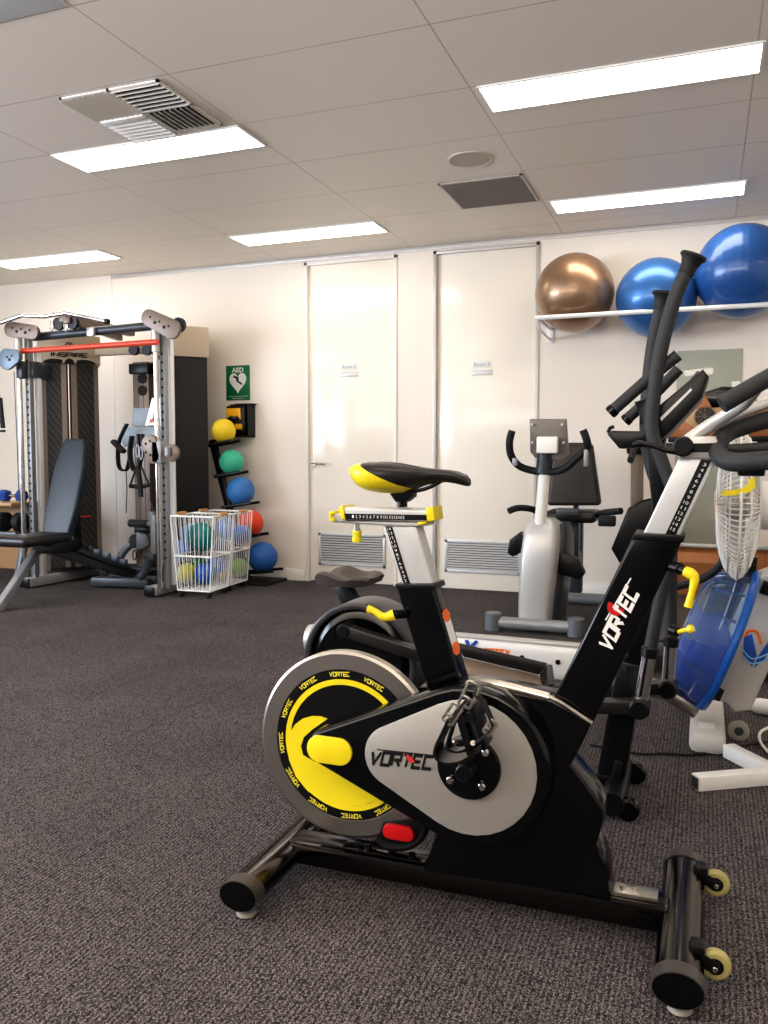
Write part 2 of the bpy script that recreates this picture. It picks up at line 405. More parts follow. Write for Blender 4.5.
mb.box2((-8.17, -3.2, 0.7), (-8.09, 2.6, 0.76)); mb.box2((-8.17, -3.2, 2.39), (-8.09, 2.6, 2.45))
obj('window_frame', mb, 'alu_frame', wr)
obj('pane', MB().box2((-8.15, -3.2, 0.7), (-8.14, 2.6, 2.45)), 'window_light', wr)
# baseboards
struct('baseboard_back', MB().box2((-8.06, WY - 0.014, 0), (D1[0] - 0.02, WY, 0.1), 0.004), 'trim_white')
struct('baseboard_right', MB().box2((D2[1] + 0.02, WY - 0.014, 0), (3.26, WY, 0.1), 0.004), 'trim_white')
struct('baseboard_middle', MB().box2((D1[1] + 0.02, WY - 0.014, 0), (D2[0] - 0.02, WY, 0.1), 0.004), 'trim_white')
# wall-to-ceiling bead and the vertical panel joint
struct('trim_1', MB().box2((-5.2, WY - 0.012, H - 0.034), (3.26, WY, H), 0.003), 'alu_frame')
struct('trim_2', MB().box2((-5.215, WY - 0.004, 0.1), (-5.195, WY, H), 0.001), 'trim_white')

def door(n, x0, x1, word, hand):
    r = struct_root('door_%d' % n, ((x0 + x1) / 2, WY + 0.03, 0)); t = 0.028
    obj('leaf', MB().box2((x0 + t, WY + 0.022, 0.006), (x1 - t, WY + 0.06, DTOP - t), 0.002), 'door_paint', r)
    mb = MB()
    for xx in (x0, x1 - t): mb.box2((xx, WY - 0.012, 0), (xx + t, WY + 0.08, DTOP), 0.003)
    mb.box2((x0, WY - 0.012, DTOP - t), (x1, WY + 0.08, DTOP), 0.003)
    obj('door_frame', mb, 'alu_frame' if n == 2 else 'trim_white', r)
    return r
def grille(r, x0, x1, z0, z1):
    Y = WY + 0.022; t = 0.024
    mb = MB()
    mb.box2((x0, Y - 0.012, z0), (x0 + t, Y, z1), 0.002); mb.box2((x1 - t, Y - 0.012, z0), (x1, Y, z1), 0.002)
    mb.box2((x0, Y - 0.012, z0), (x1, Y, z0 + t), 0.002); mb.box2((x0, Y - 0.012, z1 - t), (x1, Y, z1), 0.002)
    g = obj('door_grille', mb, 'grille_metal', r, 'grey louvred grille in the door')
    obj('backing', MB().box2((x0 + t, Y - 0.003, z0 + t), (x1 - t, Y - 0.0005, z1 - t)), 'void', g)
    sl = MB(); n = 11; hz = (z1 - z0 - 2 * t) / n
    for k in range(n):
        zc = z0 + t + hz * (k + 0.5)
        sl.box((0.5 * (x0 + x1), Y - 0.006, zc), (x1 - x0 - 2 * t, 0.0022, hz * 0.92), rot=Matrix.Rotation(math.radians(-38), 4, 'X'))
    obj('louvres', sl, 'grille_metal', g)
def room_sign(r, xc, z, word):
    Y = WY + 0.022
    s = obj('room_sign', MB().box((xc, Y - 0.003, z - 0.035), (0.17, 0.004, 0.04), 0.001), 'silver', r, 'small name plate fixed to the door')
    obj('plate', MB().box((xc, Y - 0.002, z + 0.028), (0.155, 0.003, 0.055), 0.001), 'white_plastic', s)
    obj('lettering', MB().text(word, (xc, Y - 0.0038, z + 0.028), (1, 0, 0), (0, 0, 1), 0.125, 0.03), 'text_grey', s)
d1 = door(1, D1[0], D1[1], 'Room 2', 'left'); grille(d1, -3.095, -2.478, 0.145, 0.424)
a = P(349, 370, WY + 0.02); room_sign(d1, a.x, a.z, 'Room 2')
d2 = door(2, D2[0], D2[1], 'Room 4', 'left'); grille(d2, -1.962, -1.335, 0.14, 0.405)
a = P(482, 368, WY + 0.02); room_sign(d2, a.x, a.z, 'Room 4')
h = MB(); hx, hz = -3.135, 1.02
h.cyl((hx, WY + 0.022, hz), (hx, WY + 0.012, hz), 0.028, 20, bev=0.003); h.cyl((hx, WY + 0.02, hz), (hx, WY - 0.035, hz), 0.010, 12)
h.tube([(hx, WY - 0.035, hz), (hx + 0.03, WY - 0.037, hz), (hx + 0.12, WY - 0.033, hz - 0.008)], 0.009, 10)
obj('door_handle', h, 'steel', d1, 'silver lever handle')

# ================================================================== CEILING FITTINGS
def make_light(x0, y0):
    r = thing('ceiling_light', (x0 + 0.6, y0 + 0.15, H), '', 'ceiling light', 'flush light panels in the ceiling')
    mb = MB(); t = 0.012
    mb.box2((x0, y0, H - 0.008), (x0 + 1.2, y0 + t, H)); mb.box2((x0, y0 + 0.3 - t, H - 0.008), (x0 + 1.2, y0 + 0.3, H))
    mb.box2((x0, y0, H - 0.008), (x0 + t, y0 + 0.3, H)); mb.box2((x0 + 1.2 - t, y0, H - 0.008), (x0 + 1.2, y0 + 0.3, H))
    obj('frame', mb, 'white_paint', r)
    obj('diffuser', MB().box2((x0 + t, y0 + t, H - 0.006), (x0 + 1.2 - t, y0 + 0.3 - t, H - 0.001)), 'diffuser', r)
    return r
L0 = make_light(-3.445, 3.822)
lights = [(None, 'white light panel beside the four-way air vent, upper left'),
          ((-3.445, 5.695), 'white light panel just above the left door'),
          ((-5.85, 5.68), 'white light panel above the cable machine at the left edge'),
          ((-1.01, 3.82), 'largest, nearest white light panel, at the top right'),
          ((-1.0, 5.662), 'white light panel above the exercise balls, beside the grey return grille')]
hidden = [(-5.85, 3.82), (1.42, 3.82), (1.42, 5.66), (-5.85, 1.9), (-3.44, 1.9), (-1.0, 1.9), (1.42, 1.9), (0.0, -1.45), (-5.85, -2.9)]
for i, (pos, lab) in enumerate(lights):
    o = L0 if i == 0 else copy_tree(L0)
    if pos: o.location = (pos[0] + 0.6, pos[1] + 0.15, H)
    o['label'] = lab
for x, y in hidden:
    o = copy_tree(L0); o.location = (x + 0.6, y + 0.15, H); o['label'] = 'white light panel in the ceiling behind or beside the camera'

# four-way air diffuser
vx0, vx1, vy0, vy1 = -2.86, -2.31, 3.24, 3.78; vm = (vx0 + vx1) / 2; vn = (vy0 + vy1) / 2
r = thing('air_vent', (vm, vn, H), 'square four-way air diffuser with slats in the ceiling', 'air vent')
mb = MB(); t = 0.014; zb = H - 0.01
for a, b_ in (((vx0, vy0), (vx1, vy0 + t)), ((vx0, vy1 - t), (vx1, vy1)), ((vx0, vy0), (vx0 + t, vy1)), ((vx1 - t, vy0), (vx1, vy1)), ((vm - t / 2, vy0), (vm + t / 2, vy1)), ((vx0, vn - t / 2), (vx1, vn + t / 2))):
    mb.box2((a[0], a[1], zb), (b_[0], b_[1], H - 0.001))
obj('frame', mb, 'beige_white' if 'beige_white' in M else 'trim_white', r)
obj('backing', MB().box2((vx0, vy0, H - 0.002), (vx1, vy1, H - 0.0005)), 'void_dark', r)
def slats(a0, a1, b0, b1, along, tilt, n=9, w=0.026):
    mb = MB()
    for k in range(n):
        f = (k + 0.5) / n
        if along == 'X': mb.box(((a0 + a1) / 2, b0 + (b1 - b0) * f, H - 0.011), (a1 - a0 - 0.012, w, 0.0015), rot=Matrix.Rotation(math.radians(tilt), 4, 'X'))
        else: mb.box((a0 + (a1 - a0) * f, (b0 + b1) / 2, H - 0.011), (w, b1 - b0 - 0.012, 0.0015), rot=Matrix.Rotation(math.radians(tilt), 4, 'Y'))
    return mb
obj('slats', slats(vm, vx1, vy0, vn, 'X', 55, 7, 0.02), 'trim_white', r)          # near right: dark gaps
obj('slats', slats(vm, vx1, vn, vy1, 'Y', 58, 9, 0.02), 'trim_white', r)          # far right: dark gaps
obj('slats', slats(vx0, vm, vy0, vn, 'Y', -35, 9, 0.034), 'trim_white', r)         # near left: faces show
obj('slats', slats(vx0, vm, vn, vy1, 'X', -30, 7, 0.046), 'trim_white', r)         # far left: faces show
obj('flap', MB().box((vm - 0.13, vn + 0.01, H - 0.02), (0.25, 0.035, 0.012), 0.002), 'white_paint', r)

r = thing('return_air_grille', (-1.316, 5.345, H), 'square dark grey return air grille in the ceiling', 'air grille')
mb = MB(); x0, x1, y0, y1 = -1.578, -1.055, 5.065, 5.622; t = 0.016
for a, b_ in (((x0, y0), (x1, y0 + t)), ((x0, y1 - t), (x1, y1)), ((x0, y0), (x0 + t, y1)), ((x1 - t, y0), (x1, y1))): mb.box2((a[0], a[1], H - 0.008), (b_[0], b_[1], H - 0.0005))
obj('frame', mb, 'alu_frame', r)
mb = MB()
for k in range(1, 36):
    xx = x0 + (x1 - x0) * k / 36; mb.box2((xx - 0.0016, y0 + t, H - 0.010), (xx + 0.0016, y1 - t, H - 0.002))
    yy = y0 + (y1 - y0) * k / 36; mb.box2((x0 + t, yy - 0.0016, H - 0.010), (x1 - t, yy + 0.0016, H - 0.002))
obj('egg_crate', mb, mat('egg_crate', (150, 142, 136), 0.5), r)
obj('backing', MB().box2((x0, y0, H - 0.0018), (x1, y1, H - 0.0004)), mat('filter_grey', (112, 106, 102), 0.8), r)

r = thing('ceiling_speaker', (-1.277, 4.72, H), 'round flat speaker in the ceiling beside the grey grille', 'speaker')
obj('rim', MB().lathe([(0.128, 0), (0.128, 0.006), (0.118, 0.009), (0.112, 0.007), (0.112, 0)], (-1.277, 4.72, H), (0, 0, -1), 40), mat('speaker_rim', (205, 194, 182), 0.5), r)
obj('mesh_cover', MB().lathe([(0, 0.008), (0.08, 0.0075), (0.112, 0.006), (0.112, 0)], (-1.277, 4.72, H), (0, 0, -1), 40), mat('speaker_mesh', (188, 178, 168), 0.6), r)
tag(obj('ceiling_panel', MB().box2((-3.43, 2.03, H - 0.006), (-2.25, 2.605, H), 0.001), mat('panel_blue', (232, 240, 250), 0.3, vary=0.06, vscale=10), at=(-2.84, 2.3, H)),  # one ceiling tile laid over in a paler, bluer tone
    'pale bluish panel set in the ceiling at the top left corner', 'ceiling panel')

# ================================================================== ON THE BACK WALL
# mirror
r = thing('glass_panel', (0.02, WY, 0.1), 'tall glossy grey-green glass panel on the wall behind the treadmill', 'glass panel')
obj('glass', MB().box2((-0.205, WY - 0.008, 0.12), (0.232, WY, 1.842), 0.001), mat('glossy_glass', (178, 180, 166), 0.03, spec=0.6), r)
mb = MB(); mb.box2((-0.21, WY - 0.016, 0.098), (0.237, WY, 0.13), 0.002)
obj('sill_channel', mb, 'alu_frame', r)
obj('sticker', MB().box2((0.165, WY - 0.0095, 1.575), (0.222, WY - 0.008, 1.612)), 'white_paint', r)
# AED sign
a = P(226, 366, WY - 0.004); b_ = P(250, 400, WY - 0.004); xc = (a.x + b_.x) / 2; zc = (a.z + b_.z) / 2; w = b_.x - a.x; hh = a.z - b_.z
r = thing('safety_sign', (xc, WY, zc - hh / 2), 'green safety sign with white heart and lightning bolt on the wall', 'sign')
obj('plate', MB().box((xc, WY - 0.003, zc), (w, 0.005, hh), 0.0015), 'green_sign', r)
mb = MB(); Yf = WY - 0.0062; s = w * 0.36; hc = zc + 0.01
heart = []
for k in range(40):
    t = 2 * PI * k / 40
    heart.append((xc + s * (16 * math.sin(t) ** 3) / 16, Yf, hc + s * 1.12 * (13 * math.cos(t) - 5 * math.cos(2 * t) - 2 * math.cos(3 * t) - math.cos(4 * t)) / 15))
b2 = bmesh.new(); b2.faces.new([b2.verts.new(p) for p in heart]); mb.add(b2)
mb.text('AED', (xc, Yf, zc + hh * 0.37), (1, 0, 0), (0, 0, 1), w * 0.5, hh * 0.14, bold=0.03)
mb.text('Automated External', (xc, Yf, zc - hh * 0.385), (1, 0, 0), (0, 0, 1), w * 0.78, hh * 0.035)
mb.text('Defibrillator', (xc, Yf, zc - hh * 0.445), (1, 0, 0), (0, 0, 1), w * 0.5, hh * 0.035)
obj('lettering', mb, 'text_white', r)
mb = MB(); bp_ = [Vector((xc + s * x, Yf - 0.0025, hc + 0.012 + s * z)) for x, z in ((-0.5, 0.42), (0.08, 0.2), (-0.14, 0.02), (0.5, -0.42))]
for p0, p1, w_ in ((0, 1, 0.02), (1, 2, 0.024), (2, 3, 0.016)): mb.bar(bp_[p0], bp_[p1], 0.001, w_, up=(1, 0, 0.3))
obj('bolt', mb, mat('bolt_green', (10, 62, 44), 0.5), r)
# wall shelf with defibrillator
a = P(224, 404, WY - 0.08); b_ = P(251, 437, WY - 0.08)
r = thing('wall_bracket', (b_.x - 0.12, WY, b_.z), 'black wall bracket holding the yellow defibrillator', 'bracket')
mb = MB(); mb.box2((a.x + 0.02, WY - 0.012, b_.z), (b_.x, WY, a.z), 0.003); mb.box2((a.x + 0.06, WY - 0.12, b_.z + 0.0), (b_.x, WY - 0.01, b_.z + 0.012), 0.003)
mb.box2((b_.x - 0.012, WY - 0.12, b_.z), (b_.x, WY - 0.01, a.z - 0.01), 0.003); mb.box2((a.x + 0.12, WY - 0.1, a.z - 0.012), (b_.x + 0.02, WY - 0.01, a.z), 0.003)
obj('back_plate', mb, 'black_matte', r)
cx = (a.x + b_.x) / 2 - 0.005; cz = (a.z + b_.z) / 2 + 0.005; YB = WY - 0.115
r = thing('defibrillator', (cx, WY - 0.08, b_.z + 0.014), 'yellow and black portable defibrillator on the wall under the green sign', 'defibrillator')
obj('case', MB().box((cx, WY - 0.065, cz), (0.20, 0.09, 0.25), 0.025, seg=4), 'black_satin', r)
y_m = mat('aed_yellow', (244, 186, 40), 0.4)
obj('front_cover', MB().prism([(cx - 0.085, YB + 0.006, cz + 0.10), (cx + 0.055, YB + 0.006, cz + 0.10), (cx + 0.06, YB + 0.006, cz + 0.0), (cx + 0.03, YB + 0.006, cz + 0.03), (cx - 0.05, YB + 0.006, cz + 0.03), (cx - 0.08, YB + 0.006, cz + 0.01)], (0, -0.012, 0), 0.003), y_m, r)
obj('screen', MB().box((cx - 0.012, YB - 0.001, cz + 0.018), (0.055, 0.008, 0.028), 0.002), 'grey_dark', r)
obj('lower_cover', MB().box((cx + 0.035, YB + 0.004, cz - 0.06), (0.07, 0.012, 0.05), 0.006), y_m, r)

# exercise-ball rack and balls
a = P(535, 318, 5.97); b_ = P(768, 303, 5.97)
r = thing('ball_rack', (-0.4, WY, a.z), 'white tube wall rack holding three large exercise balls', 'rack')
zr = a.z
mb = MB(); mb.tube([(a.x, 5.97, zr), (1.05, 5.97, zr)], 0.016, 14)
obj('front_rail', mb, 'white_paint', r)
for xx in (a.x + 0.015, 1.0):
    mb = MB(); mb.tube([(xx, 5.97, zr), (xx, WY, zr)], 0.013, 12); mb.tube([(xx, 5.99, zr - 0.01), (xx, 6.06, zr - 0.055), (xx, 6.2, zr - 0.075), (xx, WY, zr - 0.08)], 0.010, 10, smooth=4); mb.box((xx, WY - 0.005, zr - 0.04), (0.05, 0.01, 0.14), 0.003)
    obj('bracket', mb, 'white_paint', r)
def ball_mat(name, rgb, rough, metal=0.0, ribs=0):
    m = mat(name, rgb, rough, metal=metal, coat=0.4)
    if ribs:
        nt = m.node_tree; N = nt.nodes; tc = N['Texture Coordinate']
        w = N.new('ShaderNodeTexWave'); w.wave_type = 'BANDS'; w.bands_direction = 'X'; w.inputs['Scale'].default_value = ribs
        nt.links.new(tc.outputs['Object'], w.inputs['Vector']); bp = N.new('ShaderNodeBump'); bp.inputs['Strength'].default_value = 0.12; bp.inputs['Distance'].default_value = 0.01
        nt.links.new(w.outputs['Color'], bp.inputs['Height']); nt.links.new(bp.outputs['Normal'], N['Principled BSDF'].inputs['Normal'])
    return m
def ball(name, c, r, m, label, group, sq=1.0, n=40, cat='ball'):
    c = Vector(c); o = obj(name, MB().sphere(c, r, (1, 1, sq), n), m, at=c, ang=80)
    return tag(o, label, cat, group)
YB = 6.2
c = P(574.5, 293, 6.235); ball('exercise_ball', c, 0.28, ball_mat('ball_bronze', (150, 122, 98), 0.36, 0.6), 'bronze metallic exercise ball on the wall rack', 'exercise balls on the wall rack', n=56)
zb_ = P(656, 298, 6.225).z; c = P(656, 298, 5.97 + math.sqrt((0.271 + 0.016) ** 2 - (zb_ - zr) ** 2) - 0.025); ball('exercise_ball', c, 0.271, ball_mat('ball_blue', (58, 110, 172), 0.36, 0.4), 'smaller blue exercise ball in the middle of the wall rack', 'exercise balls on the wall rack', n=56)
c = P(743, 271.5, 6.17); b3 = ball('exercise_ball', c, 0.308, ball_mat('ball_blue_ribbed', (42, 88, 152), 0.3, 0.1, 6), 'largest, ribbed blue exercise ball at the right end of the wall rack', 'exercise balls on the wall rack', n=56)
# ================================================================== SPIN BIKE (nearest)
BY = 1.92
r = thing('spin_bike', (-0.5, BY, 0), 'black and silver spin bike with yellow flywheel in the foreground', 'exercise bike')
bike = r
# --- base
def stab(x, name, lab):
    st = obj(name, MB().tube([(x, 1.685, 0.061), (x, 2.165, 0.061)], 0.048, 28, up=(0, 0, 1), r2=0.0345), 'smoke_chrome', r, lab)
    for y0, y1 in ((1.65, 1.692), (2.158, 2.2)):
        mb = MB(); s = -1 if y0 < 1.9 else 1
        a, b_ = (y1, y0) if s < 0 else (y0, y1)
        mb.tube([(x, a, 0.061), (x, b_, 0.061)], 0.0505, 28, up=(0, 0, 1), r2=0.037)
        # squash a touch to the oval of the tube
        cap = obj('end_cap', mb, 'cap_grey', st)
        obj('cap_face', MB().tube([(x, b_ - s * 0.002, 0.061), (x, b_ + s * 0.0015, 0.061)], 0.0475, 28, up=(0, 0, 1), r2=0.0345), 'black_gloss', cap)
        obj('foot', MB().lathe([(0, 0), (0.019, 0), (0.024, 0.005), (0.022, 0.014), (0.012, 0.018), (0.012, 0.032)], (x + 0.004, (y0 + y1) / 2 + 0.012 * (-s), 0.0), (0, 0, 1), 20), mat('foot_grey', (150, 146, 138), 0.5) if 'foot_grey' not in bpy.data.materials else bpy.data.materials['foot_grey'], st)
    return st
stab(-0.995, 'rear_stabilizer', None); fs = stab(-0.024, 'front_stabilizer', None)
# transport wheels
for (wx, wy) in ((717, 882), (713, 965)):
    Yw = 2.12 if wy < 900 else 1.77
    c = Vector((0.05 if wy < 900 else 0.044, Yw, 0.06))
    w = obj('wheel', MB().lathe([(0.012, -0.011), (0.026, -0.011), (0.031, -0.006), (0.032, 0), (0.031, 0.006), (0.026, 0.011), (0.012, 0.011)], c, (0, 1, 0), 32), 'amber', fs, 'translucent amber wheel')
    mb = MB(); mb.lathe([(0, -0.013), (0.016, -0.013), (0.018, -0.008), (0.018, 0.008), (0.016, 0.013), (0, 0.013)], c, (0, 1, 0), 24)
    obj('hub', mb, 'black_satin', w)
    mb = MB()
    for s in (-1, 1): mb.bar(c + Vector((-0.04, s * 0.017, 0.02)), c + Vector((0.004, s * 0.017, -0.002)), 0.005, 0.026, 0.002, up=(0, 0, 1))
    mb.box(c + Vector((-0.034, 0, 0.022)), (0.03, 0.042, 0.036), 0.006)
    obj('wheel_bracket', mb, 'black_satin', fs)
    mb = MB(); mb.cyl(c + Vector((0, -0.024, 0)), c + Vector((0, 0.024, 0)), 0.006, 12, bev=0.001)
    obj('bolt', mb, 'chrome', fs)
# base beam
mb = MB(); mb.bar((-0.985, BY, 0.068), (-0.05, BY, 0.068), 0.09, 0.06, 0.014)
obj('base_beam', mb, 'smoke_chrome', r)
mb = MB(); mb.box((-0.125, BY, 0.104), (0.1, 0.05, 0.01), 0.002); 
for dx in (-0.03, 0.0): mb.cyl((-0.12 + dx, BY - 0.005, 0.105), (-0.12 + dx, BY - 0.005, 0.118), 0.007, 10)
obj('fixing_plate', mb, 'steel', r)

# --- frame shell
Yf, Yb = 1.872, 1.972
poly = [(421, 872), (430, 850), (437, 830), (440, 800), (430, 740), (424, 706), (432, 693), (455, 685), (475, 684), (500, 688), (552, 699), (592, 723), (583, 742), (571, 765), (588, 786), (602, 806), (603, 822), (596, 846), (603, 858), (608, 872), (610, 901), (516, 886)]
obj('frame_shell', MB().prism(px(poly, Yf), (0, Yb - Yf, 0), 0.010, 3), 'black_gloss', r)
# chrome lip round the socket of the handlebar post
mb = MB(); mb.tube(px([(474, 682.5), (500, 685.5), (549, 698)], Yf + 0.012), 0.0125, 12, smooth=3); mb.tube(px([(549, 697), (562, 703), (578, 714), (592, 723)], Yf + 0.004), 0.005, 10, smooth=3)
mb.tube(px([(474, 682), (500, 685), (551, 697)], Yf + 0.09), 0.005, 10, smooth=3)
obj('socket_lip', mb, 'steel', r)
# --- flywheel
FC = Vector((-0.828, 1.915, 0.361)); R = 0.239
mb = MB(); mb.lathe([(0.05, -0.012), (0.80 * R, -0.012), (0.81 * R, -0.016), (0.97 * R, -0.016), (R, -0.011), (R, 0.011), (0.97 * R, 0.016), (0.81 * R, 0.016), (0.80 * R, 0.012), (0.05, 0.012)], FC, (0, 1, 0), 96)
fw = obj('flywheel', mb, 'wheel_steel', r, 'brushed steel flywheel with black and yellow disc', ang=25)
obj('disc', MB().lathe([(0, -0.0145), (0.805 * R, -0.0145), (0.805 * R, -0.010)], FC, (0, 1, 0), 80), 'black_satin', fw)
mb = MB()
for s in (-1,):
    b2 = bmesh.new(); n = 96
    A = [b2.verts.new(FC + Vector((math.cos(2 * PI * k / n) * 0.705 * R, -0.0155, math.sin(2 * PI * k / n) * 0.705 * R))) for k in range(n)]
    B = [b2.verts.new(FC + Vector((math.cos(2 * PI * k / n) * 0.645 * R, -0.0155, math.sin(2 * PI * k / n) * 0.645 * R))) for k in range(n)]
    for k in range(n): b2.faces.new((A[k], A[(k + 1) % n], B[(k + 1) % n], B[k]))
    mb.add(b2)
    # swirl, traced on the face of the disc
    zp = [(300, 213), (280, 206), (258, 205), (232, 212), (210, 228), (195, 252), (188, 285), (193, 325), (212, 372), (245, 412), (290, 440), (340, 452), (395, 450), (440, 435), (456, 424), (400, 395), (330, 350), (262, 330), (232, 312), (226, 288), (234, 264), (258, 242), (284, 224)]
    b2 = bmesh.new(); b2.faces.new([b2.verts.new(P(220 + (x - 4) / 2.743, 640 + (y + 3) / 2.743, FC.y - 0.0161)) for x, y in zp]); mb.add(b2)
obj('swirl', mb, 'yellow', fw)
for k in range(12):
    mb = MB()
    a = math.radians(90 - 30 * k + 5); rd = Vector((math.cos(a), 0, math.sin(a))); tg = Vector((math.sin(a), 0, -math.cos(a)))
    mb.block('VORTEC', FC + rd * (0.757 * R) + Vector((0, -0.0152, 0)), tg, rd, 0.056, 0.0125, t=0.26)
    obj('lettering', mb, 'text_yellow', fw)
# --- chain guard
Yg = 1.802
def hp(c1, r1, c2, r2, Y):               # tangent hull given by pixel circles (centres and radii in world)
    a = P(*c1, Y); b_ = P(*c2, Y); return [Vector((x, Y, z)) for x, z in hull2((a.x, a.z), r1, (b_.x, b_.z), r2)]
obj('chain_guard', MB().prism(hp((325, 749), 0.047, (468, 768), 0.187, Yg), (0, 0.075, 0), 0.014, 3), 'black_gloss', r)
cg = obj('guard_panel', MB().prism(hp((394, 757), 0.074, (468, 768), 0.156, Yg - 0.003), (0, 0.012, 0), 0.002, 2), 'silver_panel', r, 'brushed silver panel with the black bike name')
o = P(402.5, 760.5, Yg - 0.0035); e1 = (P(434, 763.5, Yg) - P(371, 758, Yg)).normalized()
mb = MB(); mb.block('VORTEC', o, e1, (0, 0, 1), 0.155, 0.038, shear=0.35, t=0.28); ln = P(405, 752, Yg - 0.0035)
mb.bar(P(377, 749.5, Yg - 0.004), P(434, 755.5, Yg - 0.004), 0.0008, 0.0026, up=(0, 0, 1))
obj('lettering', mb, 'text_black', cg)
mb = MB(); mb.cyl(P(412, 757, Yg - 0.0028), P(412, 757, Yg - 0.0034) , 0.013, 24)
obj('emblem', mb, 'red', cg)
mb = MB()
a = P(329, 751.5, Yg - 0.004); rr = 0.0335; hw = 0.026
ov = [(a.x + hw + rr * math.cos(t), Yg - 0.006, a.z + 0.002 + rr * math.sin(t)) for t in [PI / 2 - PI * k / 12 for k in range(13)]] + [(a.x - hw + rr * math.cos(t), Yg - 0.006, a.z + 0.002 + rr * math.sin(t)) for t in [-PI / 2 - PI * k / 12 for k in range(13)]]
obj('axle_cover', MB().prism(ov, (0, 0.01, 0), 0.003), 'yellow', r, 'yellow oblong axle cover')
# --- crank hub, crank arm and pedal
hc = P(469, 767, Yg - 0.005)
hub = obj('crank_hub', MB().lathe([(0, 0.03), (0.018, 0.03), (0.024, 0.018), (0.06, 0.014), (0.072, 0.008), (0.074, 0)], hc, (0, -1, 0), 48), 'black_gloss', r)
for bx, by in ((451, 779), (482.5, 785.5), (486, 752), (454, 744)):
    q = P(bx, by, Yg - 0.018); q = Vector((q.x, hc.y - 0.014, q.z)); obj('bolt', MB().cyl(q + Vector((0, 0.01, 0)), q + Vector((0, -0.010, 0)), 0.0085, 12, bev=0.002), 'chrome', hub)
ca = hc + Vector((0, -0.036, 0)); cb = P(480, 705, Yg - 0.04)
crank = obj('crank_arm', MB().bar(ca, cb, 0.014, 0.03, 0.005, up=(1, 0, 0)).cyl(ca + Vector((0, 0.02, 0)), ca + Vector((0, -0.012, 0)), 0.02, 24, bev=0.003).cyl(cb + Vector((0, 0.008, 0)), cb + Vector((0, -0.01, 0)), 0.016, 20, bev=0.002), 'black_satin', r)
Yp = cb.y - 0.055
mb = MB(); mb.cyl(cb, cb + Vector((0, -0.10, 0)), 0.010, 14)
mb.bar(P(462, 705, Yp), P(476, 752, Yp), 0.075, 0.02, 0.005, up=(1, 0, 0))
mb.bar(P(474, 702, Yp), P(488, 744, Yp), 0.06, 0.012, 0.004, up=(1, 0, 0))
pd = obj('pedal', mb, 'black_satin', r)
mb = MB(); Yc = Yp - 0.02
def ribbon(mb, pts, w, t, sm=6):
    pts = catmull(pts, sm); rings = []
    for i, p in enumerate(pts):
        tg = (pts[min(i + 1, len(pts) - 1)] - pts[max(i - 1, 0)]).normalized(); n = tg.cross(Vector((0, 1, 0))).normalized()
        y = Vector((0, w / 2, 0)); rings.append([p - y - n * t / 2, p + y - n * t / 2, p + y + n * t / 2, p - y + n * t / 2])
    return mb.loft(rings)
ribbon(mb, px([(452, 716), (447, 727), (440, 742), (439, 752), (448, 759), (462, 758), (474, 752), (480, 742)], Yc), 0.06, 0.006)
ribbon(mb, px([(458, 712), (452, 730), (449, 744), (458, 750), (470, 746)], Yc - 0.01), 0.03, 0.004)
obj('toe_cage', mb, 'black_satin', pd)
mb = MB(); ribbon(mb, px([(466, 700), (459, 710), (452, 720)], Yc - 0.02), 0.022, 0.004)
ribbon(mb, px([(474, 692), (483, 702), (490, 716), (493, 726), (486, 735), (476, 742)], Yc - 0.02), 0.022, 0.004)
obj('strap', mb, 'rubber', pd)
mb = MB()
def buckle(mb, x0, y0, x1, y1, w):
    a = P(x0, y0, Yc - 0.026); b_ = P(x1, y1, Yc - 0.026); d = (b_ - a).normalized(); n = d.cross(Vector((0, 1, 0)))
    for s in (-1, 1): mb.bar(a + n * s * w / 2, b_ + n * s * w / 2, 0.006, 0.006, 0.001, up=(0, 1, 0))
    mb.bar(a - n * w / 2, a + n * w / 2, 0.006, 0.006, 0.001, up=(0, 1, 0)); mb.bar(b_ - n * w / 2, b_ + n * w / 2, 0.006, 0.006, 0.001, up=(0, 1, 0))
    m_ = a.lerp(b_, 0.35); mb.bar(m_ - n * w / 2, m_ + n * w / 2, 0.005, 0.008, 0.001, up=(0, 1, 0))
buckle(mb, 464, 706, 475, 684, 0.026); buckle(mb, 447, 722, 458, 706, 0.024); buckle(mb, 486, 733, 494, 722, 0.016)
for p in ((473, 743),): mb.cyl(P(*p, Yc - 0.015), P(*p, Yc - 0.03), 0.006, 8)
obj('buckles', mb, 'steel', pd, 'silver strap buckles')
# far-side crank and pedal, mostly hidden
cb2 = hc + Vector((-0.02, 0.24, -0.16)); mb = MB().bar(hc + Vector((0, 0.235, 0)), cb2, 0.014, 0.03, 0.005, up=(1, 0, 0)); mb.cyl(hc + Vector((0, 0.16, 0)), hc + Vector((0, 0.24, 0)), 0.02, 16)
obj('crank_arm', mb, 'black_satin', r)
obj('pedal', MB().box(cb2 + Vector((0, 0.06, 0)), (0.09, 0.09, 0.025), 0.006), 'black_satin', r)
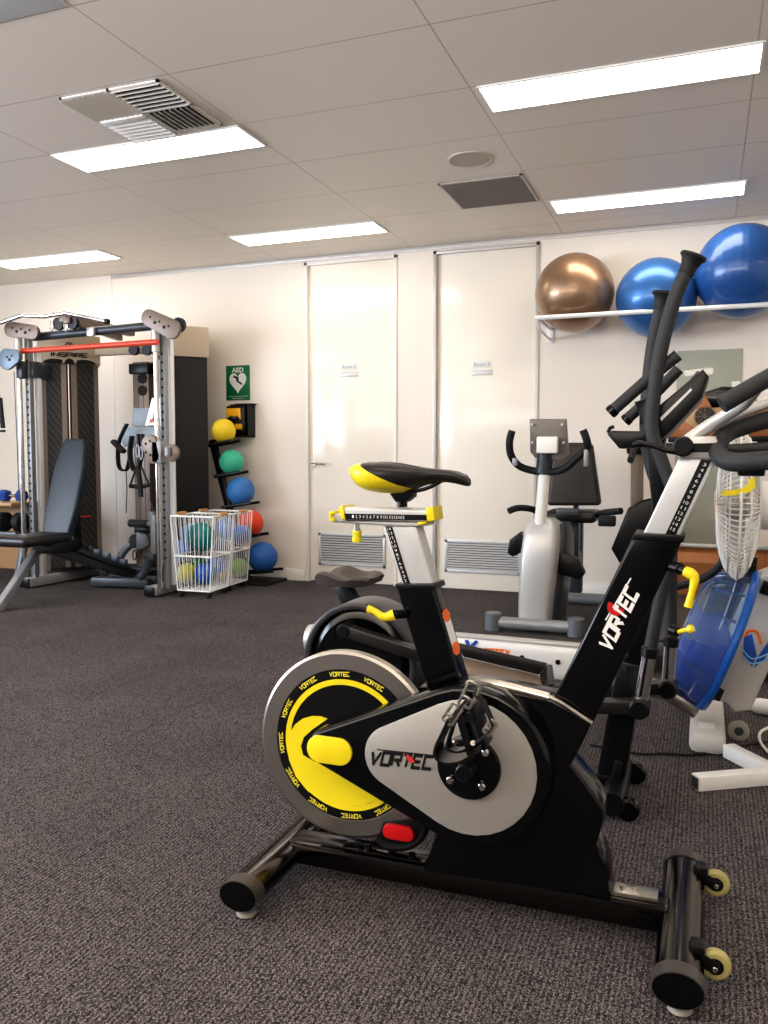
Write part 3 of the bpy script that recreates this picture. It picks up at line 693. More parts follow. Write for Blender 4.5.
# --- brake with red pad
mb = MB(); mb.tube(px([(376, 838), (388, 846), (408, 846), (422, 836), (425, 824), (415, 818)], 1.885), 0.010, 10, smooth=4)
mb.prism(px([(383, 822), (418, 818), (424, 826), (418, 844), (386, 846), (378, 836)], 1.882), (0, 0.05, 0), 0.004)
bk = obj('brake', mb, 'black_satin', r)
a = P(398.5, 832.5, 1.874); rr = 0.0185; hw = 0.022
ov = [(a.x + hw + rr * math.cos(t), 1.868, a.z + rr * math.sin(t)) for t in [PI / 2 - PI * k / 12 for k in range(13)]] + [(a.x - hw + rr * math.cos(t), 1.868, a.z + rr * math.sin(t)) for t in [-PI / 2 - PI * k / 12 for k in range(13)]]
obj('pad', MB().prism(ov, (0, 0.014, 0), 0.003), 'red', bk, 'red oblong pad')
mb = MB()
for q in ((360, 848), (368, 843), (392, 852), (412, 853)): a = P(*q, 1.885); mb.cyl((a.x, 1.885, 0.10), (a.x, 1.885, max(0.112, a.z)), 0.009, 8)
mb.box((-0.72, 1.9, 0.104), (0.22, 0.05, 0.008), 0.002)
obj('bracket', mb, 'smoke_chrome', bk)
# --- seat tube
ss = obj('seat_sleeve', MB().prism(px([(396, 587), (432, 587), (462, 688), (428, 692)], BY - 0.034), (0, 0.075, 0), 0.006, 3), 'black_gloss', r)
obj('collar', MB().prism(px([(394.5, 584), (434, 584), (436, 590), (396.5, 590)], BY - 0.038), (0, 0.083, 0), 0.003), 'black_satin', ss)
a0 = P(433.5, 612, BY); 
def facing_x(x, y, Y):                   # a point on the right-hand face of the sleeve
    return P(x, y, Y)
e = [(-0.0005, 0, 0)]
L1 = P(432, 587, BY - 0.034); L2 = P(462, 688, BY - 0.034)
def onright(f, g): q = L1.lerp(L2, f); return Vector((q.x + 0.0012, BY - 0.034 + 0.075 * g, q.z))
b2 = bmesh.new(); b2.faces.new([b2.verts.new(onright(f, g)) for f, g in ((0.27, 0.18), (0.27, 0.82), (0.68, 0.82), (0.68, 0.18))])
stk = obj('warning_sticker', MB().add(b2), 'text_white', ss, 'white sticker with orange ends')
mb = MB()
for f0, f1 in ((0.25, 0.37), (0.58, 0.7)):
    b2 = bmesh.new(); b2.faces.new([b2.verts.new(onright(f, g) + Vector((0.0006, 0, 0))) for f, g in ((f0, 0.3), (f0, 0.7), ((f0 + f1) / 2, 0.92), (f1, 0.7), (f1, 0.3), ((f0 + f1) / 2, 0.08))]); mb.add(b2)
obj('orange_mark', mb, 'orange', stk)
sp = obj('seat_post', MB().prism(px([(382, 526.5), (416, 526.5), (434, 588), (403, 588)], BY - 0.026), (0, 0.056, 0), 0.004, 3), 'white_silver', r)
obj('scale_strip', MB().prism(px([(385.5, 527), (392, 527), (411, 587), (404.5, 587)], BY - 0.0272), (0, 0.002, 0)), 'black_satin', sp)
mb = MB(); A = P(388.5, 527, BY - 0.0277); B = P(407.5, 587, BY - 0.0277); d = (A - B).normalized()
for k in range(14): mb.text(str(14 - k), A.lerp(B, (k + 0.5) / 14), (d.z, 0, -d.x), d, 0.009 if k < 5 else 0.006, 0.007)
obj('numbers', mb, 'text_white', sp)
mb = MB(); a = P(403, 614, BY - 0.05)
mb.cyl(P(405, 614, BY - 0.036), P(393, 614.5, BY - 0.075), 0.011, 16, bev=0.002)
lv = obj('lever_hub', mb, 'black_satin', r)
mb = MB(); mb.tube([P(394, 615, BY - 0.075), P(384, 617, BY - 0.082), P(374, 611, BY - 0.085), P(368, 609, BY - 0.085)], [0.014, 0.010, 0.008, 0.010], 14, smooth=5)
obj('clamp_lever', mb, 'yellow', lv, 'yellow clamp lever')
# --- seat slider
mb = MB(); mb.prism(px([(340, 507), (430, 510), (430, 521), (344, 520)], BY - 0.034), (0, 0.068, 0), 0.006, 3)
sl = obj('seat_slider', mb, 'white_silver', r)
mb = MB(); mb.prism(px([(330, 513), (345, 514), (346, 521), (426, 523), (426, 526), (400, 527), (333, 522.5), (330, 521)], BY - 0.03), (0, 0.06, 0), 0.003)
obj('lower_rail', mb, 'silver', sl)
obj('scale_strip', MB().prism(px([(343, 513.5), (428, 515), (428, 520.5), (345, 519.5)], BY - 0.0355), (0, 0.003, 0)), 'black_satin', sl)
mb = MB(); A = P(353, 516.5, BY - 0.0362); B = P(403, 517.5, BY - 0.0362)
for k in range(15): mb.text(str(k + 1), A.lerp(B, k / 14), (1, 0, 0), (0, 0, 1), 0.0045 if k < 9 else 0.007, 0.0075)
obj('numbers', mb, 'text_white', sl)
for nm, pl in (('end_cap', [(338.5, 507), (343, 505.5), (345.5, 520), (341, 519)]), ('end_cap', [(425, 508), (433, 506.5), (434.5, 520.5), (427, 521.5)]), ('end_cap', [(328.5, 511.5), (334, 511.5), (334, 514), (331.5, 514.5), (331.5, 518), (334, 518.5), (334, 521.5), (329, 521)]), ('end_cap', [(417, 522.3), (426.5, 521.5), (425, 524.5), (418, 525.3)])):
    obj(nm, MB().prism(px(pl, BY - 0.037), (0, 0.074, 0), 0.002), 'yellow', sl, 'yellow plastic end cap')
a = P(356.5, 523, BY - 0.02); b_ = P(357, 531, BY - 0.02); c_ = P(357, 542, BY - 0.02)
kn = obj('pin_stem', MB().cyl(a, b_, 0.007, 14).cyl(b_ + Vector((0, 0, 0.006)), b_, 0.009, 14), 'steel', sl)
obj('pin_knob', MB().lathe([(0, 0), (0.011, 0), (0.0125, 0.006), (0.010, 0.016), (0.0125, 0.024), (0.011, 0.028), (0, 0.028)], c_, (0, 0, 1), 16), 'yellow', sl, 'yellow pull knob')
# --- saddle
ST = [(352, 466, 474, .046), (354.5, 464, 482, .070), (358.5, 462.8, 487.5, .092), (365, 461.8, 491.5, .106), (375, 462, 493.5, .110), (388, 463.2, 494, .104), (400, 465, 492.5, .088), (411, 466.5, 489, .066), (421, 467.6, 486, .048), (432, 468.4, 483.5, .038), (444, 469.2, 482.5, .033), (455, 470.8, 484, .030), (463, 474, 486, .027), (467, 478, 486.5, .022), (469, 481.5, 485.5, .012)]
def srings(sc=1.0, up=0.0):
    rings = []
    for x, zt, zb, hw in ST:
        yr = BY - hw * 0.62; t = P(x, zt, yr).z; b_ = P(x, zb, yr).z; X = P(x, (zt + zb) / 2, yr).x; m_ = b_ + (t - b_) * 0.62; ring = []
        for k in range(28):
            a = 2 * PI * k / 28; c_, s_ = math.cos(a), math.sin(a)
            y = math.copysign(abs(c_) ** 0.8, c_) * hw * sc
            z = m_ + (t - m_) * abs(s_) ** 0.75 * sc if s_ >= 0 else m_ - (m_ - b_) * abs(s_) ** 0.75 * sc
            if s_ >= 0: z -= 0.008 * max(0, 1 - abs(y) / 0.03) * (1 if hw > 0.06 else 0.3)
            ring.append((X, BY + y, z))
        rings.append(ring)
    return rings
sd = obj('saddle', MB().loft(srings()), 'leather', r, 'black padded saddle with yellow rear', ang=60)
mb = MB().loft(srings(1.022))
p0 = P(350, 459, BY - 0.08); p1 = P(404, 488.5, BY - 0.08); d = (p1 - p0).normalized(); n = Vector((-d.z, 0, d.x))
bmesh.ops.bisect_plane(mb.bm, geom=mb.bm.verts[:] + mb.bm.edges[:] + mb.bm.faces[:], plane_co=p0, plane_no=n if n.z > 0 else -n, clear_outer=True)
obj('rear_cover', mb, 'yellow', sd, 'yellow rear shell', ang=60)
mb = MB(); mb.prism(px([(389, 486), (411, 486), (411, 497), (404, 502.5), (395, 502), (390, 495)], BY - 0.024), (0, 0.048, 0), 0.004)
mb.cyl(P(402.5, 500, BY), P(402.5, 507, BY), 0.012, 16)
obj('seat_clamp', mb, 'black_satin', sd)
mb = MB()
for s in (-1, 1): mb.tube([P(385, 488, BY + s * 0.028), P(402, 490, BY + s * 0.024), P(418, 490.5, BY + s * 0.022), P(430, 487, BY + s * 0.016), P(441, 481, BY + s * 0.008)], 0.005, 10, smooth=4)
obj('saddle_rails', mb, 'black_satin', sd)
# --- handlebar post
hs = obj('handlebar_sleeve', MB().prism(px([(633.5, 536), (683, 539), (592, 725), (552, 701)], BY - 0.036), (0, 0.075, 0), 0.007, 3), 'black_gloss', r)
obj('collar', MB().prism(px([(634, 532.5), (685.5, 535.5), (683, 543), (631.5, 540)], BY - 0.040), (0, 0.083, 0), 0.003), 'black_satin', hs)
def mid(f, off):                         # along the sleeve, offset sideways
    A = P(572, 713, BY - 0.0365); B = P(658.5, 537.5, BY - 0.0365); return A.lerp(B, f) 
dv = (P(658.5, 537.5, BY) - P(572, 713, BY)).normalized(); nv = Vector((-dv.z, 0, dv.x))
o = P(619, 617.5, BY - 0.037)
mb = MB(); mb.block('VORTEC', o, dv, nv, 0.148, 0.037, shear=0.3, t=0.3)
mb.bar(P(605.5, 620, BY - 0.0372), P(631, 578, BY - 0.0372), 0.0008, 0.003, up=nv)
obj('lettering', mb, 'text_white', hs)
obj('emblem', MB().cyl(P(616, 607, BY - 0.0358), P(616, 607, BY - 0.0366), 0.019, 24), 'red', hs)
hp_ = obj('handlebar_post', MB().prism(px([(679, 458), (717, 460), (679, 538), (642, 536)], BY - 0.027), (0, 0.056, 0), 0.005, 3), 'white_silver', r)
obj('scale_strip', MB().prism(px([(701, 459.5), (711.5, 460), (675, 536.5), (664.5, 536)], BY - 0.0282), (0, 0.002, 0)), 'black_satin', hp_)
mb = MB(); A = P(705.5, 463, BY - 0.0287); B = P(671, 533, BY - 0.0287); d = (A - B).normalized()
for k in range(13): mb.text(str(k + 3), A.lerp(B, (k + 0.3) / 13), (d.z, 0, -d.x), d, 0.006 if k < 7 else 0.010, 0.007)
obj('numbers', mb, 'text_white', hp_)
kb = obj('pin_hub', MB().cyl(P(670, 566, BY - 0.02), P(681, 569, BY - 0.045), 0.013, 16, bev=0.002).cyl(P(680, 569, BY - 0.045), P(687, 572, BY - 0.055), 0.008, 12), 'black_satin', r)
obj('clamp_lever', MB().tube([P(685, 571, BY - 0.055), P(691, 574, BY - 0.06), P(694.5, 579, BY - 0.062), P(692, 592, BY - 0.065), P(688, 607, BY - 0.065)], [0.011, 0.012, 0.010, 0.007, 0.009], 14, smooth=5), 'yellow', kb, 'yellow clamp lever')
kb = obj('resistance_knob', MB().cyl(P(670, 629, BY - 0.03), P(678, 632, BY - 0.04), 0.012, 16, bev=0.002), 'black_satin', r)
obj('knob_tip', MB().cyl(P(678, 632, BY - 0.04), P(690, 629, BY - 0.05), 0.005, 12).cyl(P(688, 630, BY - 0.047), P(693, 628, BY - 0.052), 0.009, 8, bev=0.002), 'yellow', kb)
# --- handlebar head
mb = MB(); mb.prism(px([(681, 436), (716, 436), (722, 452), (718, 459), (679, 458), (676, 448)], BY - 0.032), (0, 0.066, 0), 0.006)
hd = obj('handlebar_clamp', mb, 'silver', r)
obj('slot', MB().prism(px([(690, 443.5), (716, 443), (718, 452), (690, 452.5)], BY - 0.0335), (0, 0.003, 0)), 'black_satin', hd)
mb = MB(); mb.cyl(P(683, 446.5, BY - 0.03), P(683, 446.5, BY - 0.055), 0.0215, 24, bev=0.004)
mb.tube([P(680, 451, BY - 0.045), P(667, 450.5, BY - 0.05), P(655, 446.5, BY - 0.052), P(640, 443.5, BY - 0.052), P(633, 445.5, BY - 0.052)], [0.010, 0.006, 0.0055, 0.007, 0.006], 12, smooth=5)
obj('quick_lever', mb, 'black_satin', hd, 'black lever with round hub')
mb = MB(); mb.tube([P(688, 440, 1.92), P(705, 428, 1.92), P(728, 414, 1.90), P(743, 404, 1.87), P(752, 393, 1.83), P(757, 386, 1.79)], 0.0135, 14, smooth=6)
mb.tube([P(688, 440, 1.93), P(708, 428, 1.95), P(736, 414, 1.99), P(765, 404, 2.04), P(790, 392, 2.08)], 0.0125, 14, smooth=6)
obj('handlebar_tube', mb, 'silver', hd)
obj('grip', MB().tube([P(721.5, 405, 1.76), P(745, 391, 1.77), P(770, 377, 1.78), P(830, 345, 1.79)], 0.0172, 18, smooth=4), 'foam', hd)
obj('grip', MB().tube([P(780, 398, 2.08), P(830, 372, 2.08)], 0.0172, 16), 'foam', hd)
mb = MB(); mb.tube([P(850, 405, 2.05), P(790, 415, 2.05), P(752, 424, 2.03), P(727, 433.5, 1.99), P(719, 444, 1.93), P(720, 456, 1.87), P(733, 462, 1.83), P(760, 461, 1.81), P(800, 457, 1.79), P(850, 450, 1.79)], 0.0195, 18, smooth=6)
obj('grip_loop', mb, 'foam', hd, 'grey foam handlebar loop')
mb = MB(); mb.box(P(751, 470, 1.84), (0.05, 0.04, 0.024), 0.004); mb.bar(P(716, 452, 1.92), P(800, 448, 1.92), 0.03, 0.03, 0.004)
obj('loop_bracket', mb, 'black_satin', hd)
# ================================================================== ELLIPTICAL TRAINER (behind the spin bike)
EY = 2.69
r = thing('elliptical_trainer', (-0.6, EY, 0), 'black elliptical trainer with tall curved arms behind the spin bike', 'elliptical trainer')
fc = P(361, 662, EY - 0.06); fc.y = EY; Rr = 0.208
arc = []
def ring_sector(c, r0, r1, a0, a1, y0, y1, n=40):
    pts = []
    for k in range(n + 1):
        a = a0 + (a1 - a0) * k / n; pts.append(Vector((c.x + r1 * math.cos(a), y0, c.z + r1 * math.sin(a))))
    for k in range(n, -1, -1):
        a = a0 + (a1 - a0) * k / n; pts.append(Vector((c.x + r0 * math.cos(a), y0, c.z + r0 * math.sin(a))))
    return pts
obj('flywheel_housing', MB().lathe([(0, -0.075), (0.15, -0.075), (0.155, -0.079), (0.162, -0.075), (0.176, -0.07), (0.18, -0.06), (0.18, 0.06), (0.176, 0.07), (0.15, 0.075), (0, 0.075)], fc, (0, 1, 0), 72), 'black_gloss', r)
obj('fender', MB().prism(ring_sector(fc, 0.183, Rr, math.radians(-25), math.radians(230), EY - 0.085, 0), (0, 0.17, 0), 0.008, 3), mat('fender_grey', (72, 72, 76), 0.32, metal=0.5), r, 'grey metallic fender')
# floor frame
mb = MB(); mb.bar((-1.3, EY, 0.06), (-0.24, EY, 0.06), 0.08, 0.06, 0.01); mb.bar((fc.x, EY, 0.06), (fc.x, EY, fc.z - 0.1), 0.1, 0.2, 0.01, up=(0, 1, 0))
obj('base_rail', mb, 'black_satin', r)
mb = MB(); mb.tube([(-0.235, 2.52, 0.05), (-0.235, 2.86, 0.05)], 0.036, 18)
fb = obj('front_stabilizer', mb, 'black_satin', r)
mb = MB(); mb.tube([(-1.22, 2.45, 0.04), (-1.22, 2.93, 0.04)], 0.036, 18)
obj('rear_stabilizer', mb, 'black_satin', r)
for y in (2.545, 2.85):
    obj('wheel', MB().lathe([(0, -0.016), (0.026, -0.016), (0.034, -0.010), (0.034, 0.010), (0.026, 0.016), (0, 0.016)], (-0.19, y, 0.034), (0, 1, 0), 28), 'black_gloss', fb)
# mast
mp = [P(614, 795, EY), P(630, 690, EY), P(655, 580, EY), P(668, 510, EY), P(664, 450, EY), P(657, 418, EY)]
mb = MB()
mb.bar(P(612, 772, EY), P(633, 660, EY), 0.09, 0.085, 0.012, up=(1, 0, 0)); mb.bar(P(630, 676, EY), P(664, 520, EY), 0.075, 0.07, 0.012, up=(1, 0, 0)); mb.bar(P(664, 528, EY), P(652, 410, EY), 0.06, 0.055, 0.01, up=(1, 0, 0))
mb.bar(P(622, 775, EY), P(612, 772, EY), 0.1, 0.12, 0.01)
mast = obj('mast', mb, 'black_satin', r)
for q in ((626, 655), (624, 668)): obj('bolt', MB().cyl(P(*q, EY - 0.035), P(*q, EY - 0.055), 0.008, 10), 'rubber', mast)
obj('pivot_axle', MB().cyl(P(676, 505, 2.55), P(676, 505, 2.55) + Vector((-0.02, 0.3, 0)), 0.024, 20, bev=0.003), 'black_satin', mast)
# moving arms
def arm(Y, pts, k0, k1, col_):
    a = obj('arm', MB().tube([P(x, y, Y) for x, y in pts], [0.0205] * 4 + [0.019] * 4, 18, smooth=7), 'foam', r, 'tall curved padded arm')
    t0 = P(pts[0][0], pts[0][1], Y); t1 = P(pts[1][0], pts[1][1], Y); d = (t0 - t1).normalized()
    obj('end_cap', MB().lathe([(0.0, -0.004), (0.0235, -0.004), (0.022, 0.004), (0.024, 0.02), (0.030, 0.036), (0.038, 0.044), (0.036, 0.051), (0.0, 0.056)], t0 - d * 0.03, d, 24), 'black_matte', a)
    tb = P(*k0, Y); te = P(*k1, Y)
    obj('lower_tube', MB().cyl(tb, te, 0.0205, 20), 'chrome', a, 'chrome lower arm tube')
    dd = (te - tb).normalized(); obj('collar', MB().cyl(tb - dd * 0.01, tb + dd * 0.022, 0.0245, 20, bev=0.003), 'black_satin', a)
    mb = MB(); mb.cyl(te + Vector((0, -0.045, 0)), te + Vector((0, 0.04, 0)), 0.03, 20, bev=0.006)
    obj('joint', mb, 'black_satin', a)
arm(2.56, [(691, 262), (675, 298), (662, 345), (655, 385), (652, 430), (664, 467), (676, 503), (672, 545), (660, 600), (650, 650)], (650, 650), (640, 706), None)
arm(2.83, [(663, 299), (655, 333), (649, 375), (646, 430), (652, 470), (666, 505), (671, 545), (671, 590), (671, 640)], (671, 640), (668, 687), None)
# foot arms and foot plates
def foot(Y, pts, q, rimY):
    mb = MB()
    for a, b_ in zip(pts, pts[1:]): mb.bar(P(*a, Y), P(*b_, Y), 0.05, 0.04, 0.006)
    fa = obj('foot_arm', mb, mat('arm_brown', (38, 35, 34), 0.3) if 'arm_brown' not in bpy.data.materials else bpy.data.materials['arm_brown'], r)
    o = Vector((q[0], 0, q[1])); y0, y1 = Y - 0.07, Y + 0.10       # plate corners: near edge, far edge, raised far rim
    A, B = P(469, 676, 2.48) + o, P(543, 690, 2.48) + o; D, E = P(463, 657, 2.65) + o, P(539, 675, 2.65) + o; T, U = P(457, 643.5, 2.66) + o, P(547, 664, 2.66) + o; W_ = P(549.5, 684, 2.48) + o
    for v in (A, B, D, E, T, U, W_): v.y += Y - 2.55
    mb = MB(); mb.prism([A, B, E, D], (0, 0, -0.014), 0.002)
    fp = obj('foot_plate', mb, 'tread_brown', fa, 'foot plate with ribbed brown surface')
    mb = MB(); mb.prism([D, E, U, T], (0, 0.016, 0), 0.003); mb.prism([B, E, U, W_], (0.018, 0, 0), 0.003)
    mb.prism([A + Vector((0, 0, -0.012)), B + Vector((0, 0, -0.012)), B + Vector((0, 0, 0.004)), A + Vector((0, 0, 0.004))], (0, -0.01, 0), 0.002)
    obj('plate_rim', mb, 'black_satin', fp)
    c = P(*pts[0], Y); mb = MB(); mb.cyl(c + Vector((0, -0.03, 0)), c + Vector((0, 0.05, 0)), 0.024, 20, bev=0.005)
    obj('joint', mb, 'black_satin', fa)
tb = M['taupe_dark'].copy(); tb.name = 'tread_brown'; M['tread_brown'] = tb
nt = tb.node_tree; ck = nt.nodes.new('ShaderNodeTexChecker'); ck.inputs['Scale'].default_value = 160
ck.inputs['Color1'].default_value = col(150, 132, 116); ck.inputs['Color2'].default_value = col(84, 74, 66)
nt.links.new(nt.nodes['Texture Coordinate'].outputs['Object'], ck.inputs['Vector']); nt.links.new(ck.outputs['Color'], nt.nodes['Principled BSDF'].inputs['Base Color'])
foot(2.55, [(346, 630), (425, 656), (462, 692), (560, 706), (640, 706)], (0, 0), 0)
foot(2.84, [(380, 690), (480, 692), (600, 690), (668, 687)], (-0.02, -0.17), 0)
# console, fixed grips, bottle tray
mb = MB(); mb.prism(px([(646, 428), (656, 408), (703, 369), (709, 376.5), (701.5, 398), (674, 428), (656, 445)], 2.585), (0, 0.22, 0), 0.006, 2)
con = obj('console', mb, 'black_satin', r)
obj('highlight_line', MB().prism(px([(660, 418), (691, 388), (692, 390), (661.5, 421)], 2.583), (0, 0.004, 0)), 'silver', con)  # silver sliver drawn for the highlight along the console
obj('screen', MB().prism([P(662, 416, 2.61), P(699, 371.5, 2.61), P(699, 371.5, 2.61) + Vector((0, 0.17, 0)), P(662, 416, 2.61) + Vector((0, 0.17, 0))], (-0.004, 0, 0.003)), 'grey_dark', con)
mb = MB()
mb.tube([P(611, 412, 2.575), P(646, 381, 2.575), P(678, 355, 2.575)], 0.0175, 18)
gr = obj('fixed_grip', mb, 'foam', r)
obj('end_cap', MB().cyl(P(615, 408.5, 2.575), P(609.5, 413.3, 2.575), 0.0195, 18, bev=0.003), 'black_gloss', gr)
gr = obj('fixed_grip', MB().tube([P(626, 420, 2.8), P(655, 394, 2.8), P(679, 369, 2.8)], 0.0175, 18), 'foam', r)
obj('end_cap', MB().cyl(P(629, 417.5, 2.8), P(624.5, 421.5, 2.8), 0.0195, 18, bev=0.003), 'black_gloss', gr)
mb = MB(); mb.prism(px([(634, 402), (646, 398), (668, 425), (664, 448), (650, 440)], 2.64), (0, 0.1, 0), 0.006)
obj('console_bracket', mb, 'black_satin', mast)
mb = MB(); mb.prism(px([(607, 434), (612, 430.5), (640, 431), (658, 424), (660, 436), (640, 447), (619, 448.5)], 2.62), (0, 0.15, 0), 0.006)
mb.tube(px([(608, 433), (610, 428), (614, 426.5)], 2.66), 0.006, 8)
obj('bottle_tray', mb, 'black_satin', r)

# ================================================================== FLUID ROWER
RY = 3.35
r = thing('rowing_machine', (-0.6, RY, 0), 'fluid rowing machine with blue water tank and long white rail', 'rowing machine')
mb = MB(); mb.bar((-1.60, RY, 0.272), (-0.385, RY, 0.262), 0.1, 0.138, 0.03)
rail = obj('rail', mb, 'rail_white', r)
mb = MB(); mb.bar((-1.595, RY, 0.345), (-0.4, RY, 0.335), 0.055, 0.014, 0.004)
obj('track', mb, 'silver', rail)
obj('end_cap', MB().tube([(-1.635, RY, 0.272), (-1.595, RY, 0.272)], [0.062, 0.07], 20), 'silver', rail)
for x, y in ((455.5, 650), (522, 657.5), (558, 662)): q = P(x, y, RY - 0.05); obj('bolt', MB().cyl(q, q + Vector((0, -0.006, 0)), 0.010, 14), 'black_satin', rail)
mb = MB(); mb.block('V', P(471.5, 645, RY - 0.0512), (1, 0, 0), (0, 0, 1), 0.06, 0.045, t=0.36, shear=0.1)
obj('lettering', mb, 'text_blue', rail, 'blue letter V')
mb = MB(); mb.block('ORTEX', P(496.5, 652, RY - 0.0512), (1, 0, 0.03), (0, 0, 1), 0.112, 0.028, t=0.34, shear=0.15)
obj('lettering', mb, 'orange', rail, 'orange letters')
mb = MB(); mb.bar((-1.5, RY, 0.19), (-1.42, RY, 0.05), 0.06, 0.06, 0.01); mb.bar((-1.42, RY - 0.22, 0.03), (-1.42, RY + 0.22, 0.03), 0.06, 0.06, 0.012)
obj('rear_leg', mb, 'black_satin', r)
# seat on its carriage
mb = MB()
sx0, sx1 = P(315, 580, RY - 0.09).x, P(372, 580, RY - 0.05).x; sz = P(347, 573, RY).z; nU, nV = 14, 12
b2 = bmesh.new(); top = []; bot = []
for i in range(nU + 1):
    u = i / nU; rt_, rb_ = [], []
    for j in range(nV + 1):
        v = j / nV
        # rounded-rectangle outline
        X = sx0 + (sx1 - sx0) * u; edge = (abs(2 * u - 1)) ** 4; hwid = 0.15 * (1 - 0.35 * edge)
        Yv = RY + (2 * v - 1) * hwid
        z = sz + 0.012 * math.sin(PI * u * 2.2 + 0.4) - 0.012 * math.cos((2 * v - 1) * PI) * (1 if u < 0.8 else 0.4) - 0.02 * (abs(2 * u - 1) ** 6) - 0.012 * abs(2 * v - 1) ** 6
        rt_.append(b2.verts.new((X, Yv, z))); rb_.append(b2.verts.new((X + (0.01 if u < 0.5 else -0.01), RY + (2 * v - 1) * hwid * 0.93, sz - 0.04)))
    top.append(rt_); bot.append(rb_)
for i in range(nU):
    for j in range(nV):
        b2.faces.new((top[i][j], top[i + 1][j], top[i + 1][j + 1], top[i][j + 1])); b2.faces.new((bot[i][j], bot[i][j + 1], bot[i + 1][j + 1], bot[i + 1][j]))
for i in range(nU):
    b2.faces.new((top[i][0], bot[i][0], bot[i + 1][0], top[i + 1][0])); b2.faces.new((top[i][nV], top[i + 1][nV], bot[i + 1][nV], bot[i][nV]))
for j in range(nV):
    b2.faces.new((top[0][j], top[0][j + 1], bot[0][j + 1], bot[0][j])); b2.faces.new((top[nU][j], bot[nU][j], bot[nU][j + 1], top[nU][j + 1]))
bmesh.ops.recalc_face_normals(b2, faces=b2.faces[:])
obj('seat', MB().add(b2), mat('seat_grey', (70, 64, 61), 0.5, bump=0.1), r, 'moulded grey seat', ang=50)
mb = MB(); mb.bar(P(343, 584, RY), P(364, 625, RY), 0.06, 0.075, 0.008, up=(1, 0, 0)); mb.box((P(364, 625, RY).x, RY, 0.345), (0.16, 0.1, 0.03), 0.006)
obj('seat_carriage', mb, 'black_satin', r)
# front tube and foot
mb = MB(); mb.tube([(-0.45, RY, 0.25), P(668, 692, RY), P(698, 710, RY)], 0.036, 18)
obj('front_tube', mb, 'steel', r)
mb = MB(); mb.bar((0.033, 3.205, 0.042), (0.033, 3.75, 0.042), 0.125, 0.082, 0.026)
ft = obj('front_foot', mb, mat('foot_white', (206, 204, 198), 0.4), r)
obj('sticker', MB().box((0.03, 3.30, 0.0835), (0.055, 0.07, 0.001)), 'white_paint', ft)
c = P(739, 722, 3.42); c.z = 0.04
w = obj('wheel', MB().lathe([(0.014, -0.012), (0.03, -0.012), (0.039, -0.006), (0.039, 0.006), (0.03, 0.012), (0.014, 0.012)], c, (0, 1, 0), 28), 'wheel_clear', r, 'translucent transport wheel')
obj('hub', MB().lathe([(0, -0.013), (0.016, -0.013), (0.022, -0.008), (0.022, 0.008), (0, 0.013)], c, (0, 1, 0), 20), 'grey_dark', w)
# tank
tc_ = Vector((0.097, RY, 0.402)); rd = Vector((0.335, 0, 0.942)); nv = Vector((-0.942, 0, 0.335))
prof = [(0.268, 0.0), (0.264, 0.03), (0.255, 0.06), (0.246, 0.065), (0.240, 0.10), (0.226, 0.13), (0.214, 0.134), (0.17, 0.155), (0.10, 0.162), (0, 0.165)]
tank = obj('water_tank', MB().lathe(prof, tc_, nv, 48), 'tank_blue', r, 'clear blue plastic water tank')
mb = MB().lathe([(0, 0.004), (0.25, 0.004), (0.245, 0.04), (0.236, 0.062), (0.228, 0.095), (0.2, 0.122), (0.15, 0.14), (0, 0.15)], tc_, nv, 48)
g = bmesh.ops.bisect_plane(mb.bm, geom=mb.bm.verts[:] + mb.bm.edges[:] + mb.bm.faces[:], plane_co=(0, 0, 0.43), plane_no=(0, 0, 1), clear_outer=True)
bmesh.ops.holes_fill(mb.bm, edges=[e for e in mb.bm.edges if e.is_boundary])
obj('water', mb, 'water_blue', tank, 'dark blue water')
mb = MB(); mb.lathe([(0.245, -0.012), (0.278, -0.012), (0.282, 0), (0.278, 0.012), (0.255, 0.016), (0.245, 0.012)], tc_, nv, 64)
obj('tank_rim', mb, 'rim_blue', tank)
mb = MB()
for k in range(14):
    a = 2 * PI * k / 14; q = tc_ + rd * (0.25 * math.sin(a)) + Vector((0, 0.25 * math.cos(a), 0)); q2 = tc_ + nv * 0.13 + rd * (0.215 * math.sin(a)) + Vector((0, 0.215 * math.cos(a), 0))
    mb.tube([q + nv * 0.02, q2], 0.006, 6)
obj('tank_ribs', mb, 'tank_blue', tank)
m_h = mat('housing_grey', (196, 192, 186), 0.35, vary=0.05, vscale=5)
hs_ = obj('tank_housing', MB().prism(px([(758, 577), (800, 560), (805, 610), (770, 668), (751, 711), (735, 713), (726, 703), (704, 700)], 3.27), (0, 0.16, 0), 0.012, 3), m_h, r)
mb = MB(); Yh = 3.268
for q in (((744, 637), (752, 634), (757, 656), (752, 667), (743, 655)), ((757, 658), (772, 636), (778, 638), (764, 660), (754, 668))):
    b2 = bmesh.new(); b2.faces.new([b2.verts.new(P(x, y, Yh)) for x, y in q]); mb.add(b2)
obj('emblem', mb, 'text_blue', hs_, 'blue V emblem')
m_lb = mat('light_blue', (140, 196, 232), 0.5)
for dy in (0, 5.5): obj('emblem_stripe', MB().tube([P(743, 650 + dy, Yh - 0.001), P(753, 659 + dy * 0.9, Yh - 0.001), P(772, 652 + dy, Yh - 0.001)], 0.0032, 6, smooth=4), m_lb, hs_)
obj('emblem_arc', MB().tube([P(744, 637, Yh), P(748, 631, Yh), P(757, 632, Yh), P(761, 644, Yh)], 0.005, 6, smooth=4), 'orange', hs_)
for q in ((718, 694), (766, 588)): obj('latch', MB().box(P(*q, 3.262), (0.03, 0.012, 0.048), 0.003, rot=Matrix.Rotation(math.radians(20), 4, 'Y')), 'black_satin', hs_)
mb = MB(); mb.tube(px([(724, 550), (722, 562), (712, 573), (694, 582), (668, 588)], 3.2), 0.0145, 12, smooth=6)
